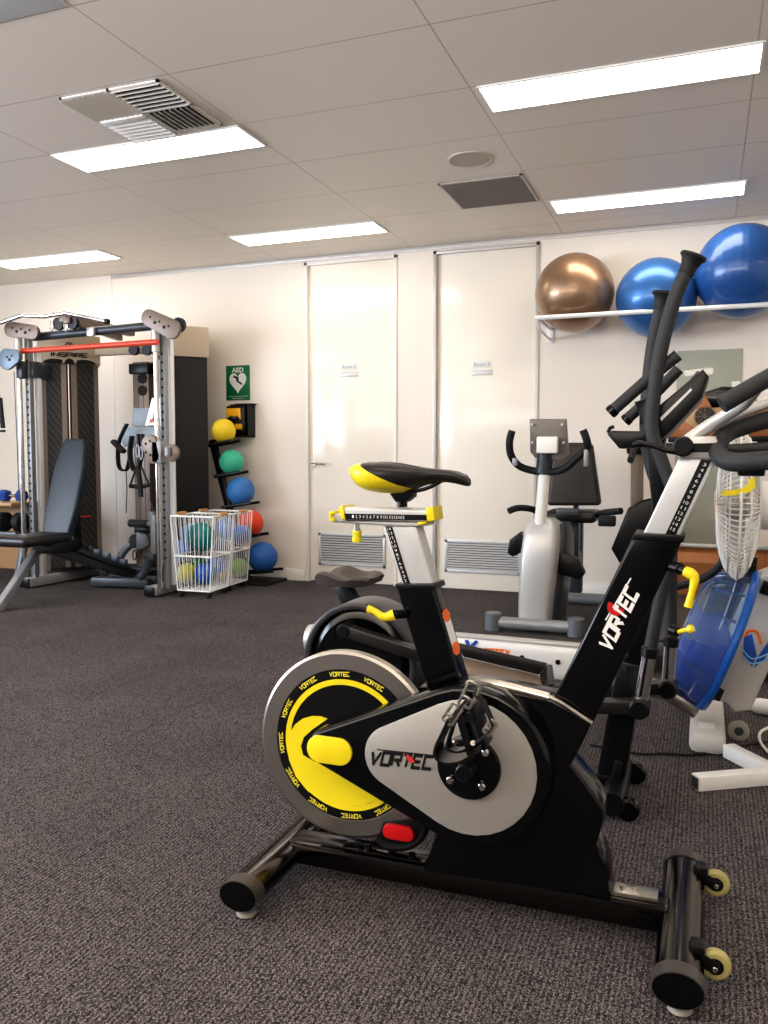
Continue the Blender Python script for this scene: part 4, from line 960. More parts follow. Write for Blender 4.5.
obj('handle', mb, 'black_matte', r, 'black curved handle')
mb = MB(); mb.bar(P(724, 552, 3.2), (0.16, 3.34, 0.69), 0.03, 0.05, 0.006); mb.bar((0.15, 3.35, 0.60), (0.16, 3.35, 0.72), 0.05, 0.06, 0.006)
obj('handle_rest', mb, 'black_satin', r)

# ================================================================== PEDESTAL FAN
r = thing('pedestal_fan', (0.25, 3.02, 0), 'white pedestal fan with wire cage and yellow tab, seen side on', 'fan')
fc = P(738, 505, 3.0); RF = 0.246
mb = MB()
prof = [(-0.066, 0.05), (-0.064, 0.10), (-0.055, 0.16), (-0.04, 0.205), (-0.016, 0.236), (0.0, RF), (0.018, 0.236), (0.04, 0.2), (0.056, 0.15), (0.064, 0.10), (0.066, 0.06)]
NW = 84
for k in range(NW):
    a = 2 * PI * k / NW; y, z = math.cos(a), math.sin(a)
    mb.tube([fc + Vector((x, y * q, z * q)) for x, q in prof], 0.0021, 5)
for x, q in ((0, RF), (-0.03, 0.222), (0.03, 0.22), (-0.06, 0.13), (0.06, 0.13), (-0.066, 0.05), (0.066, 0.06)):
    mb.tube([fc + Vector((x, q * math.cos(2 * PI * k / 48), q * math.sin(2 * PI * k / 48))) for k in range(48)], 0.0045 if q == RF else 0.0028, 6, closed=True)
cage = obj('cage', mb, 'white_plastic', r)
mb = MB(); mb.lathe([(0, -0.074), (0.04, -0.073), (0.052, -0.064), (0.05, -0.058), (0, -0.058)], fc, (1, 0, 0), 28)
obj('badge', mb, 'tan', cage, 'gold round badge')
mb = MB()
for k in range(3):
    a0 = 2 * PI * k / 3 + 0.5; V_ = []
    b2 = bmesh.new(); n = 8
    rows = []
    for i in range(n + 1):
        f = i / n; q = 0.04 + 0.165 * f; row = []
        for s in range(6):
            g_ = s / 5; a = a0 + (g_ - 0.5) * (0.9 + 0.5 * f) ; row.append(b2.verts.new(fc + Vector(((g_ - 0.5) * 0.05, math.cos(a) * q, math.sin(a) * q))))
        rows.append(row)
    for i in range(n):
        for s in range(5): b2.faces.new((rows[i][s], rows[i][s + 1], rows[i + 1][s + 1], rows[i + 1][s]))
    mb.add(b2)
mb.cyl(fc + Vector((-0.035, 0, 0)), fc + Vector((0.035, 0, 0)), 0.04, 20)
obj('blades', mb, mat('blade_white', (206, 206, 204), 0.3, trans=0.3), r)
mb = MB(); ribbon(mb, [fc + Vector((-0.062, -0.16, 0.02)), P(724, 493.5, 2.78), P(735, 492, 2.75), P(752, 486, 2.76), P(755, 478, 2.80)], 0.03, 0.004)
mb = MB(); mb.prism([P(722, 491, 2.77), P(740, 489, 2.75), P(748, 485, 2.76), P(749, 479, 2.77), P(755, 477.5, 2.78), P(755, 488, 2.78), P(748, 492.5, 2.76), P(735, 495.5, 2.75), P(722, 496, 2.77)], (0, 0.004, 0))
obj('tab', mb, 'yellow', cage, 'bright yellow plastic tab')
mb = MB(); mb.lathe([(0, 0.0), (0.075, 0.0), (0.08, 0.015), (0.08, 0.09), (0.065, 0.15), (0.03, 0.17), (0, 0.172)], fc + Vector((0.064, 0, 0)), (1, 0, 0), 32)
obj('motor', mb, 'white_plastic', r)
pb = Vector((0.25, 3.02, 0))
mb = MB(); mb.tube([(0.25, 3.02, 0.05), (0.25, 3.02, fc.z - 0.03)], 0.017, 16); mb.tube([(0.25, 3.02, 0.05), (0.25, 3.02, 0.5)], 0.024, 16); mb.cyl((0.25, 3.02, 0.5), (0.25, 3.02, 0.55), 0.03, 16, bev=0.006); mb.box((0.25, 3.0, fc.z - 0.02), (0.06, 0.05, 0.08), 0.01)
obj('pole', mb, 'white_paint', r)
A1 = PZ(695, 790, 0.0); A2 = PZ(728, 757, 0.0)
for q in (A1, A2):
    d = (pb - q).normalized(); e2 = pb + d * (pb - q).length
    lg = obj('leg', MB().bar(q + Vector((0, 0, 0.026)), (pb if q is A2 else pb) + d * 0.33 + Vector((0, 0, 0.026)), 0.048, 0.048, 0.004), 'white_paint', r)
    obj('tube_hollow', MB().box(q + Vector((0, 0, 0.026)) - d * 0.0005, (0.003, 0.036, 0.036), rot=math.atan2(d.y, d.x)), 'grey_dark', lg)

# ================================================================== RECUMBENT BIKE
r = thing('recumbent_bike', (-0.93, 5.4, 0), 'silver recumbent bike with black seat, standing before the right door', 'exercise bike')
mb = MB(); mb.tube([(-1.2, 5.07, 0.055), (-0.72, 5.07, 0.055)], 0.037, 18)
sb = obj('front_stabilizer', mb, 'silver_grey', r)
for x in (-1.205, -0.70): obj('end_cap', MB().cyl((x, 5.07, 0.0), (x, 5.07, 0.115), 0.052, 24, bev=0.006), 'grey_mid', sb)
# body shell: lofted rounded boxes along height
def shell(Yfront, Yback, rows, name, m, seg=24):
    rings = []
    for z, xa, xb, ya, yb in rows:
        ring = []
        for k in range(seg):
            a = 2 * PI * k / seg; c_, s_ = math.cos(a), math.sin(a); e = 0.3
            ring.append(((xa + xb) / 2 + (xb - xa) / 2 * math.copysign(abs(c_) ** e, c_), (ya + yb) / 2 + (yb - ya) / 2 * math.copysign(abs(s_) ** e, s_), z))
        rings.append(ring)
    return MB().loft(rings)
YF = 5.08
def X(x, y, Y=YF): return P(x, y, Y).x
rows = [(0.03, X(517, 630), X(548, 630), YF, 5.5), (0.12, X(516, 615), X(549, 615), YF, 5.55), (0.3, X(517, 580), X(553, 580), YF - 0.01, 5.6), (0.45, X(518, 555), X(556, 555), YF - 0.01, 5.58), (0.58, X(521, 540), X(557, 540), YF, 5.5), (0.66, X(525, 528), X(555, 528), YF + 0.03, 5.42), (0.70, X(531, 521), X(549, 521), YF + 0.07, 5.3)]
obj('body', shell(0, 0, rows, 'body', None), 'silver', r, 'tall silver body shell', ang=50)
rows = [(z, xa + 0.02, xb + 0.035, ya + 0.14, yb + 0.1) for z, xa, xb, ya, yb in rows[:6]]
obj('side_cover', shell(0, 0, rows, 'cover', None), 'grey_dark', r, ang=50)
cx_ = X(554, 566, 5.2)
mb = MB(); mb.cyl((cx_ - 0.02, 5.3, 0.43), (cx_ + 0.025, 5.3, 0.43), 0.075, 28, bev=0.006)
obj('crank_disc', mb, 'orange', r, 'orange crank disc')
mb = MB(); mb.bar((cx_ + 0.035, 5.3, 0.43), (cx_ + 0.035, 5.22, 0.36), 0.02, 0.03, 0.004); mb.cyl((cx_ + 0.02, 5.22, 0.36), (cx_ + 0.06, 5.22, 0.36), 0.012, 12)
obj('crank_arm', mb, 'chrome', r)
obj('pedal', MB().prism([P(555, 556, 5.2), P(562, 552, 5.2), P(578, 560, 5.2), P(584, 574, 5.2), P(580, 580, 5.2), P(557, 574, 5.2)], (0, 0.1, 0), 0.01), 'black_satin', r)
mb = MB(); mb.bar((X(517, 545), 5.3, 0.45), (X(514, 545), 5.3, 0.52), 0.02, 0.03, 0.004)
obj('crank_arm', mb, 'chrome', r)
obj('pedal', MB().prism([P(507, 553, 5.2), P(509, 540, 5.2), P(520, 532, 5.2), P(523, 552, 5.2), P(512, 557, 5.2)], (0, 0.1, 0), 0.01), 'black_satin', r)
# console mast, handlebars, console
mb = MB(); mb.tube([P(540, 525, 5.15), P(545, 470, 5.12)], 0.036, 20)
ms = obj('mast', mb, 'white_plastic', r)
obj('mast_sleeve', MB().cyl(P(543.5, 474, 5.12), P(546, 446, 5.11), 0.048, 24, bev=0.006, r1=0.05), 'grey_dark', ms)
mb = MB(); mb.tube([P(512, 431, 4.98), P(509.5, 442, 4.99), P(511, 455, 5.02), P(518, 465, 5.06), P(530, 470, 5.1), P(545, 472, 5.11), P(562, 470, 5.1), P(575, 460, 5.06), P(586, 449, 5.02), P(587, 441, 4.99), P(583, 430, 4.98)], 0.0225, 14, smooth=6)
hb = obj('handlebar', mb, 'black_matte', r)
obj('heart_rate_grip', MB().box(P(515, 462, 5.0), (0.03, 0.03, 0.05), 0.008), 'silver_grey', hb); obj('heart_rate_grip', MB().box(P(586, 458, 4.99), (0.025, 0.03, 0.1), 0.008), 'silver_grey', hb)
q = [P(529.5, 420, 5.05), P(565.5, 420, 5.05), P(568, 456, 5.09), P(560, 460, 5.09), P(535, 458, 5.09), P(530, 452, 5.09)]
cn = obj('console', MB().prism(q, (0.0, 0.055, 0.01), 0.006), mat('console_grey', (128, 122, 116), 0.42, metal=0.2), r, 'grey back of the display console')
obj('clamp', MB().box(P(547.5, 445, 5.03), (0.125, 0.05, 0.1), 0.01), 'white_plastic', cn)
for s in ((532, 424.5), (562, 424.5), (532, 442.5), (563.5, 442.5)): obj('screw', MB().cyl(P(*s, 5.06), P(*s, 5.038), 0.008, 10), 'silver', cn)
# seat rail, seat, backrest, side handles
mb = MB(); mb.bar((-0.9, 5.5, 0.3), (-0.85, 6.1, 0.36), 0.09, 0.1, 0.012); mb.bar((-0.85, 6.12, 0.1), (-0.85, 6.12, 0.62), 0.09, 0.09, 0.01); mb.bar((-0.85, 5.9, 0.35), (-0.85, 5.9, 0.66), 0.1, 0.1, 0.01)
obj('seat_frame', mb, 'grey_dark', r)
mb = MB(); mb.tube([(-1.12, 6.2, 0.045), (-0.5, 6.2, 0.045)], 0.04, 16)
rs = obj('rear_stabilizer', mb, 'silver_grey', r)
for x in (-1.12, -0.5): obj('end_cap', MB().cyl((x - 0.02, 6.2, 0.045), (x + 0.02, 6.2, 0.045), 0.05, 20, bev=0.006), 'black_satin', rs)
mb = MB(); mb.box(((P(546, 520, 5.8).x + P(598, 520, 5.8).x) / 2, 5.85, P(570, 517, 5.7).z), (P(598, 520, 5.8).x - P(546, 520, 5.8).x, 0.38, 0.075), 0.03, seg=4)
obj('seat', mb, 'leather', r)
q = [P(553, 443, 5.98), P(592, 443, 5.98), P(601, 506, 5.94), P(546, 506, 5.94)]
mb = MB(); mb.prism(q, (0, 0.09, 0.005), 0.03, 5)
bk = obj('backrest', mb, mat('seat_brown_black', (46, 41, 39), 0.42, bump=0.1), r, 'black padded backrest')
mb = MB(); mb.bar((-0.85, 6.08, 0.6), (-0.85, 6.08, 1.1), 0.09, 0.03, 0.006)
obj('back_support', mb, 'grey_dark', bk)
mb = MB(); mb.tube([P(509, 511, 5.55), P(518, 508, 5.6), P(531, 509, 5.7), P(545, 514, 5.8), P(570, 516, 5.85), P(590, 517, 5.8), P(603, 513, 5.7), P(621, 511, 5.6)], 0.022, 14, smooth=5)
mb.box(P(607, 521, 5.6), (0.11, 0.06, 0.07), 0.012)
obj('side_handles', mb, 'black_matte', r)
mb = MB(); mb.box(P(568, 512, 5.6), (0.15, 0.04, 0.05), 0.01)
obj('seat_lever', mb, 'grey_dark', r)

# ================================================================== TREADMILL
r = thing('treadmill', (0.0, 5.3, 0), 'treadmill with brown fan console at the back right, before the mirror', 'treadmill')
mb = MB(); mb.box((0, 5.15, 0.14), (0.62, 1.75, 0.08), 0.02); 
obj('deck', mb, 'grey_dark', r)
obj('belt', MB().box((0, 5.1, 0.185), (0.5, 1.65, 0.012), 0.004), mat('belt', (58, 54, 52), 0.5, vary=0.1), r)
for s in (-1, 1): obj('side_rail', MB().box((s * 0.32, 5.15, 0.175), (0.1, 1.75, 0.05), 0.012), 'tan' if s < 0 else 'taupe', r)
for x in (-0.3, 0.3):
    for y in (4.4, 5.9): obj('foot', MB().cyl((x, y, 0), (x, y, 0.105), 0.035, 16), 'rubber', r)
yv = 5.72
mb = MB(); mb.prism([(-0.4, yv, 0.16), (-0.4, yv, 0.40), (-0.4, yv + 0.1, 0.50), (-0.4, yv + 0.4, 0.46), (-0.4, yv + 0.42, 0.16)], (0.8, 0, 0), 0.02, 3)
hd = obj('motor_hood', mb, 'bronze_brown', r, 'glossy brown motor hood')
obj('hood_trim', MB().bar((-0.4, yv + 0.08, 0.503), (0.4, yv + 0.08, 0.503), 0.04, 0.025, 0.006), 'silver', hd)
for s in (-1, 1):
    x = -0.405 if s < 0 else 0.42
    up = obj('upright', MB().bar((x, 5.75, 0.15), (x, 5.62, 1.12), 0.075, 0.11, 0.02), 'taupe', r)
    mb = MB(); mb.box((x, 5.6, 1.13), (0.12, 0.16, 0.07), 0.015); mb.bar((x, 5.66, 1.13), (x * 0.75, 5.72, 1.2), 0.06, 0.06, 0.01)
    obj('upright_cap', mb, 'black_satin', up)
    mb = MB(); mb.tube([(x, 5.6, 1.15), (x, 5.4, 1.14), (x, 5.1, 1.06)], 0.02, 12, smooth=4)
    obj('handrail', mb, 'black_matte', up)
q = [(611, 549), (628, 508), (640, 501), (672, 493), (672, 516), (644, 545), (640, 561), (619, 563)]
mb = MB(); mb.prism(px(q, 5.5), (0, 0.07, 0), 0.02, 3)
obj('side_cover', mb, 'black_satin', r)
q = px([(668, 443), (670, 424), (684, 403), (708, 395), (748, 397), (772, 412), (776, 440)], 5.6)
cs = obj('console', MB().prism(q, (0, 0.1, 0.03), 0.012), 'bronze_brown', r, 'brown console with round fan grille')
obj('display', MB().prism(px([(704, 393), (722, 387), (745, 388), (748, 405), (712, 408)], 5.59), (0, 0.06, 0.01), 0.006), 'black_gloss', cs)
obj('fan_surround', MB().prism(px([(688, 410), (722, 407), (724, 420), (716, 426), (692, 427), (684, 421)], 5.59), (0, 0.03, 0), 0.006), 'tan', cs)
c = P(705, 416.5, 5.583); fg = MB(); fg.cyl(c, c + Vector((0, 0.012, 0)), 0.062, 28)
g_ = obj('fan_grille', fg, 'void_dark', cs)
mb = MB()
for k in range(4): mb.tube([c + Vector((0.014 * (k + 1) * math.cos(2 * PI * j / 28), -0.002, 0.014 * (k + 1) * math.sin(2 * PI * j / 28))) for j in range(28)], 0.0025, 5, closed=True)
for k in range(4): a = PI * k / 4; d = Vector((math.cos(a) * 0.06, 0, math.sin(a) * 0.06)); mb.tube([c - d + Vector((0, -0.002, 0)), c + d + Vector((0, -0.002, 0))], 0.0025, 5)
obj('grille_rings', mb, 'taupe', g_)
obj('red_key', MB().prism(px([(691, 430), (706, 428), (707, 434), (692, 435.5)], 5.59), (0, 0.03, 0), 0.003), 'red_bar', cs)
mb = MB(); mb.prism(px([(668, 437), (776, 436), (776, 441), (668, 442)], 5.56), (0, 0.12, 0), 0.004)
obj('shelf', mb, 'black_satin', cs)
mb = MB(); mb.tube([(0.0, 5.62, 1.16), (0.0, 5.72, 1.2)], 0.02, 8); mb.bar((-0.42, 5.62, 1.14), (0.42, 5.62, 1.14), 0.05, 0.05, 0.008)
obj('cross_beam', mb, 'black_satin', r)

# cables on the floor
mb = MB(); mb.tube([PZ(590, 745, 0.006), PZ(620, 750, 0.006), PZ(640, 754, 0.006), PZ(665, 753.5, 0.006), PZ(690, 755, 0.006), PZ(712, 752, 0.006), PZ(740, 746, 0.006), PZ(768, 742, 0.006), PZ(800, 738, 0.006)], 0.0045, 8, smooth=6)
tag(obj('power_cable', mb, 'rubber', at=PZ(690, 755, 0)), 'thin black cable lying on the carpet beneath the rower foot', 'cable')
c = PZ(763, 715, 0.0)
r = thing('power_plug', c, 'white plug and cord on the carpet at the right edge', 'plug')
mb = MB(); mb.tube([c + Vector((-0.045, 0.02, 0.03)), c + Vector((-0.02, 0.01, 0.034)), c + Vector((0.03, 0, 0.034)), c + Vector((0.05, 0, 0.03))], [0.02, 0.034, 0.034, 0.018], 16)
obj('plug_body', mb, 'white_plastic', r)
mb = MB(); mb.tube([c + Vector((-0.04, 0.02, 0.03)), PZ(757, 685, 0.008), PZ(768, 678, 0.008), PZ(800, 672, 0.008)], 0.006, 8, smooth=6)
mb.tube([c + Vector((0.05, 0, 0.02)), PZ(772, 725, 0.008), PZ(760, 733, 0.008), PZ(762, 745, 0.008), PZ(776, 756, 0.008), PZ(800, 757, 0.008)], 0.006, 8, smooth=6)
obj('cord', mb, 'white_plastic', r)
# ================================================================== CABLE MACHINE
X0 = -4.565
r = thing('cable_machine', (X0, 5.7, 0), 'large cable training machine with two weight towers, at the left', 'gym machine')
S45 = math.sqrt(0.5)
def tower(cx, cy, ang, k_):        # local frame: front faces -Y, then turned
    Rm = Matrix.Translation((cx, cy, 0)) @ Matrix.Rotation(ang, 4, 'Z') @ Matrix.Diagonal((k_, k_, 1.0 + (k_ - 1) * 0.45, 1))
    def L(mb): return mb.xf(Rm)
    W, D = 0.46, 0.28
    mb = MB(); n = 14
    ring = [(-W / 2, D / 2), (-W / 2, -D / 2 + 0.03)] + [(-W / 2 + W * k / n, -D / 2 + 0.03 - 0.035 * math.sin(PI * k / n)) for k in range(1, n)] + [(W / 2, -D / 2 + 0.03), (W / 2, D / 2)]
    mb.prism([Vector((x, y, 0.1)) for x, y in ring], (0, 0, 1.84), 0.004)
    sh = obj('weight_tower', L(mb), mat('shroud_black', (26, 25, 26), 0.4) if 'shroud_black' not in bpy.data.materials else bpy.data.materials['shroud_black'], r, 'black weight stack tower')
    def arcpt(f, o=0.004): return Vector((-W / 2 + W * f, -D / 2 + 0.03 - 0.035 * math.sin(PI * f) - o, 0))
    def panel(f0, f1, z0, z1, o):
        b2 = bmesh.new(); k = 8
        A = [b2.verts.new(arcpt(f0 + (f1 - f0) * i / k, o) + Vector((0, 0, z0))) for i in range(k + 1)]; B = [b2.verts.new(arcpt(f0 + (f1 - f0) * i / k, o) + Vector((0, 0, z1))) for i in range(k + 1)]
        for i in range(k): b2.faces.new((A[i], A[i + 1], B[i + 1], B[i]))
        return b2
    obj('mesh_panel', L(MB().add(panel(0.09, 0.35, 0.13, 1.90, 0.004))), 'mesh_fabric', sh)
    obj('mesh_panel', L(MB().add(panel(0.62, 0.92, 0.13, 1.90, 0.004))), 'mesh_fabric', sh)
    mb = MB().add(panel(0.35, 0.44, 0.13, 1.90, 0.006)); mb.add(panel(0.52, 0.62, 0.13, 1.90, 0.006)); mb.add(panel(0.0, 0.09, 0.1, 1.93, 0.005)); mb.add(panel(0.92, 1.0, 0.1, 1.93, 0.005))
    obj('trim_strip', L(mb), 'taupe', sh)
    obj('slot', L(MB().add(panel(0.44, 0.52, 0.13, 1.90, 0.003))), 'void_dark', sh)
    mb = MB(); mb.tube([arcpt(0.48, 0.006) + Vector((0, 0, 0.2)), arcpt(0.48, 0.006) + Vector((0, 0, 1.94))], 0.006, 8)
    obj('cable', L(mb), 'steel', sh)
    obj('weight_pin', L(MB().tube([arcpt(0.64, 0.0) + Vector((0, 0, 0.56)), arcpt(0.82, 0.035) + Vector((0, 0, 0.565))], 0.007, 8)), 'red', sh, 'red selector pin')
    # cap
    mb = MB(); o = 0.02
    ring2 = [(-W / 2 - o, D / 2 + 0.01), (-W / 2 - o, -D / 2 + 0.01)] + [(-W / 2 - o + (W + 2 * o) * k / n, -D / 2 + 0.01 - 0.045 * math.sin(PI * k / n)) for k in range(1, n)] + [(W / 2 + o, -D / 2 + 0.01), (W / 2 + o, D / 2 + 0.01)]
    mb.prism([Vector((x, y, 1.855)) for x, y in ring2], (0, 0, 0.245), 0.008)
    cp = obj('top_cap', L(mb), 'beige', sh, 'beige cap')
    yf = -D / 2 + 0.01 - 0.046
    mb = MB()
    for xa in (-0.115, 0.115): mb.add(bm_half(xa, yf + 0.004, 1.855, 0.095, 0.04))
    mb.add(bm_half(0.0, yf - 0.003, 1.855, 0.04, 0.045))
    obj('arches', L(mb), 'void_dark', cp)
    mb = MB(); mb.block('INSPIRE', (0, yf - 0.004, 1.93), (1, 0, 0), (0, 0, 1), 0.29, 0.04, t=0.26)
    obj('lettering', L(mb), 'text_black', cp)
    mb = MB(); c = Vector((0, yf - 0.004, 2.0)); mb.tube([c + Vector((0.032 * math.cos(2 * PI * k / 24), 0, 0.032 * math.sin(2 * PI * k / 24))) for k in range(24)], 0.004, 6, closed=True); mb.tube([c + Vector((0.015, 0, 0.02)), c + Vector((-0.012, 0, 0.004)), c + Vector((0.012, 0, -0.004)), c + Vector((-0.015, 0, -0.02))], 0.004, 6, smooth=4)
    obj('emblem', L(mb), 'text_black', cp)
def bm_half(x, y, z, w, h, n=16):
    b2 = bmesh.new(); b2.faces.new([b2.verts.new((x + w * math.cos(PI * k / n), y, z + h * math.sin(PI * k / n))) for k in range(n + 1)]); return b2
tower(-5.14, 5.86, math.radians(43), 1.0)
tower(-4.21, 6.19, math.radians(-43), 1.06)
# base
for xs in (-3.985, -5.145):
    s = 1 if xs > X0 else -1
    y0 = 5.24; mb = MB(); mb.bar((xs + 0.03 * s, 5.33, 0.045), (xs + 0.0 * s, 6.15, 0.045), 0.095, 0.075, 0.01)
    b_ = obj('base_rail', mb, 'silver', r)
    obj('end_cap', MB().box((xs + 0.03 * s, 5.325, 0.045), (0.088, 0.02, 0.07), 0.004), 'black_satin', b_)
mb = MB(); mb.tube([(-5.05, 6.2, 0.06), (-4.56, 6.3, 0.06), (-4.08, 6.2, 0.06)], 0.05, 14)
obj('rear_base', mb, 'grey_dark', r)
# front uprights: guide rod + perforated post
for s in (-1, 1):
    x = P(157.5, 450, 5.36).x if s > 0 else P(21.5, 450, 5.36).x; xu = P(165.3 if s > 0 else 31.5, 450, 5.42).x; xw = P(171.2 if s > 0 else 40, 450, 5.5).x
    gd = obj('guide_rod', MB().cyl((x, 5.36, 0.05), (x, 5.36, 2.1), 0.02, 18), 'chrome', r)
    mb = MB(); mb.cyl((x, 5.36, 1.86), (x, 5.36, 2.1), 0.03, 18, bev=0.004)
    obj('sleeve', mb, 'silver', gd)
    mb = MB()
    for k in range(26): z = 0.3 + k * 0.062; mb.cyl((xu, 5.3965, z), (xu, 5.3945, z), 0.0105, 10)
    obj('upright', MB().box((xu, 5.42, 1.06), (0.048, 0.048, 2.0), 0.006), 'silver_grey', r, marks=(mb, 'text_black'))
    mb = MB(); mb.box((xw, 5.5, 1.03), (0.05 if s > 0 else 0.038, 0.05, 1.9), 0.008)
    obj('white_post', mb, 'rail_white', r)
# top frame
zt = 2.055
mb = MB(); mb.cyl(P(34, 337, 5.42), P(162, 325, 5.42), 0.034, 18)
obj('top_beam', mb, 'grey_dark', r, 'dark grey round top beam')
mb = MB(); mb.cyl(P(22, 351, 5.33), P(158, 342, 5.33), 0.0215, 18)
obj('red_bar', mb, 'red_bar', r, 'red cross bar')
mb = MB(); mb.box(P(91, 332, 5.37), (0.07, 0.03, 0.07), 0.008)
obj('badge_plate', mb, 'silver', r)
# pull-up bar
mb = MB(); mb.tube([P(-14, 326, 5.2), P(0, 323, 5.2), P(22, 315.5, 5.22), P(44, 316.5, 5.25), P(66, 313, 5.25), P(86, 317, 5.22), P(107, 321.5, 5.2)], 0.0165, 14)
pu = obj('pull_up_bar', mb, 'chrome', r)
obj('end_cap', MB().cyl(P(105.5, 321.2, 5.2), P(108.5, 321.8, 5.2), 0.02, 14), 'black_satin', pu)
mb = MB(); mb.bar(P(62, 318, 5.26), (P(62, 318, 5.26) + Vector((0, 0.85, 0.0))), 0.07, 0.06, 0.008); mb.bar(P(66, 320, 5.26), P(120, 338, 6.0), 0.06, 0.05, 0.008)
obj('top_arm', mb, 'taupe', r)
def pulley(c, rad, name='pulley', th=0.03, m='black_satin', ax=(0, 1, 0)):
    return obj(name, MB().lathe([(0, -th / 2), (rad, -th / 2), (rad, -th / 4), (rad * 0.86, 0), (rad, th / 4), (rad, th / 2), (0, th / 2)], c, ax, 24), m, r)
for q in ((59, 324), (73, 323)):
    p = pulley(P(*q, 5.3), 0.05)
def carabiner(q, h=0.075):
    c = P(*q, 5.28); mb = MB()
    mb.tube([c + Vector((0.017 * math.cos(2 * PI * k / 20), 0, h / 2 * math.sin(2 * PI * k / 20))) for k in range(20)], 0.0045, 6, closed=True)
    obj('carabiner', mb, 'chrome', r)
carabiner((51.5, 326)); carabiner((66, 326))
# bean-shaped pulley plates above each upright and round plates
def bean(p0, p1, r0, r1, Y, m='taupe', holes=5, th=0.03):
    a = P(*p0, Y); b_ = P(*p1, Y); out = [Vector((x, Y, z)) for x, z in hull2((a.x, a.z), r0, (b_.x, b_.z), r1)]
    mb = MB()
    for k in range(holes):
        f = (k + 0.5) / holes; q = a.lerp(b_, f) + Vector((0, -0.001, 0.012 * (-1) ** k)); mb.cyl(q, q + Vector((0, -0.0012, 0)), 0.009 + 0.004 * (k % 2), 10)
    return obj('pulley_plate', MB().prism(out, (0, th, 0), 0.004), m, r, marks=(mb, 'void_dark'))
bean((10, 329), (32, 332), 0.062, 0.058, 5.3); bean((148, 317.5), (171, 329), 0.062, 0.072, 5.3)
bean((6, 359), (13, 357), 0.085, 0.06, 5.25, 'blue_grey', 3)
pulley(P(179, 325, 5.45), 0.055, m='grey_dark')
# rear link beams
mb = MB(); mb.bar(P(96, 352, 5.85), P(160, 349, 6.0), 0.06, 0.07, 0.01)
obj('link_beam', mb, 'beige', r)
for q in ((134, 350), (147, 350)): pulley(P(*q, 5.9), 0.045)
# left carriage block
mb = MB(); mb.box(P(22, 370, 5.36), (0.06, 0.07, 0.14), 0.008); mb.box(P(30, 370, 5.45), (0.16, 0.1, 0.13), 0.01); mb.box(P(40, 372, 5.55), (0.1, 0.1, 0.12), 0.01)
obj('carriage', mb, 'grey_dark', r)
# right carriage with pulley plates
mb = MB(); mb.box(P(159, 452, 5.34), (0.09, 0.08, 0.17), 0.012); mb.cyl(P(168, 447, 5.3), P(168, 456, 5.3), 0.024, 14, bev=0.004)
cr = obj('carriage', mb, 'silver_grey', r)
c = P(149, 448, 5.3)
mb = MB()
for k in range(5): a = 2 * PI * k / 5; q = c + Vector((0.035 * math.cos(a), -0.001, 0.055 * math.sin(a))); mb.cyl(q, q + Vector((0, -0.0012, 0)), 0.010, 10)
obj('pulley_plate', MB().prism([Vector((x, 5.3, z)) for x, z in hull2((c.x, c.z + 0.03), 0.07, (c.x + 0.03, c.z - 0.06), 0.06)], (0, 0.025, 0), 0.004), 'taupe', r, marks=(mb, 'void_dark'))
c = P(172, 453, 5.33); obj('adjusting_dial', MB().lathe([(0, -0.02), (0.05, -0.02), (0.065, -0.012), (0.065, 0.012), (0, 0.02)], c, (0, 1, 0), 14), 'taupe', r)
# rear column with pulleys, shelf board
mb = MB(); mb.box((-4.56, 6.12, 1.0), (0.165, 0.1, 1.78), 0.008)
clm = obj('rear_column', mb, 'taupe', r)
mb = MB()
for dx in (-0.028, 0.028): mb.box((-4.56 + dx, 6.068, 1.0), (0.008, 0.004, 1.7))
obj('grooves', mb, 'taupe_dark', clm)
mb = MB(); mb.box((-4.56, 6.1, 1.83), (0.2, 0.12, 0.09), 0.01)
obj('column_cap', mb, 'black_satin', clm)
for y in (378.5, 390.5): q = P(142.5, y, 6.068); obj('round_port', MB().cyl(q, q + Vector((0, -0.01, 0)), 0.043, 24), 'void_dark', clm)
mb = MB(); mb.prism(px([(121, 441), (126, 427), (164, 426), (170, 441), (168, 447), (124, 447)], 5.7), (0, 0.02, 0), 0.004); mb.prism(px([(131, 426), (133, 408), (150, 408), (147, 426)], 5.75), (0, 0.02, 0), 0.004)
obj('tool_board', mb, 'tool_grey', r)
# low pulley station
yL = 5.75
mb = MB(); mb.cyl(P(129, 523, yL), P(148, 524, yL), 0.032, 16, bev=0.01)
lp = obj('foam_roller', mb, 'foam', r)
mb = MB(); mb.cyl(P(143, 523.5, yL), P(158, 524, yL), 0.022, 14); mb.box(P(152, 516, yL), (0.05, 0.05, 0.07), 0.006); mb.bar(P(154, 515, yL), P(156, 560, yL), 0.06, 0.05, 0.006)
obj('roller_arm', mb, 'silver_grey', r)
mb = MB(); mb.box(P(146, 530, yL + 0.05), (0.2, 0.06, 0.06), 0.01)
obj('roller_bracket', mb, 'black_satin', r)
pulley(P(136, 541, yL), 0.06); 
mb = MB(); mb.prism(px([(136, 532), (146, 535), (149, 545), (142, 549), (136, 549)], yL - 0.03), (0, 0.05, 0), 0.006)
obj('pulley_bracket', mb, 'grey_mid', r)
c = P(134.5, 555, yL); mb = MB(); mb.tube([c + Vector((0.018 * math.cos(2 * PI * k / 20), 0, 0.04 * math.sin(2 * PI * k / 20))) for k in range(20)], 0.005, 6, closed=True)
obj('carabiner', mb, 'black_satin', r)
mb = MB(); mb.tube(px([(133, 543), (126, 549), (120, 558), (115, 569)], 5.95), 0.032, 14, smooth=6)
obj('bent_tube', mb, 'grey_mid', r)
mb = MB(); mb.bar(PZ(93, 581, 0.05), PZ(150, 583, 0.05), 0.085, 0.075, 0.014); mb.bar(PZ(110, 571, 0.09), PZ(134, 570, 0.09), 0.1, 0.03, 0.006)
obj('cross_base', mb, 'grey_dark', r)
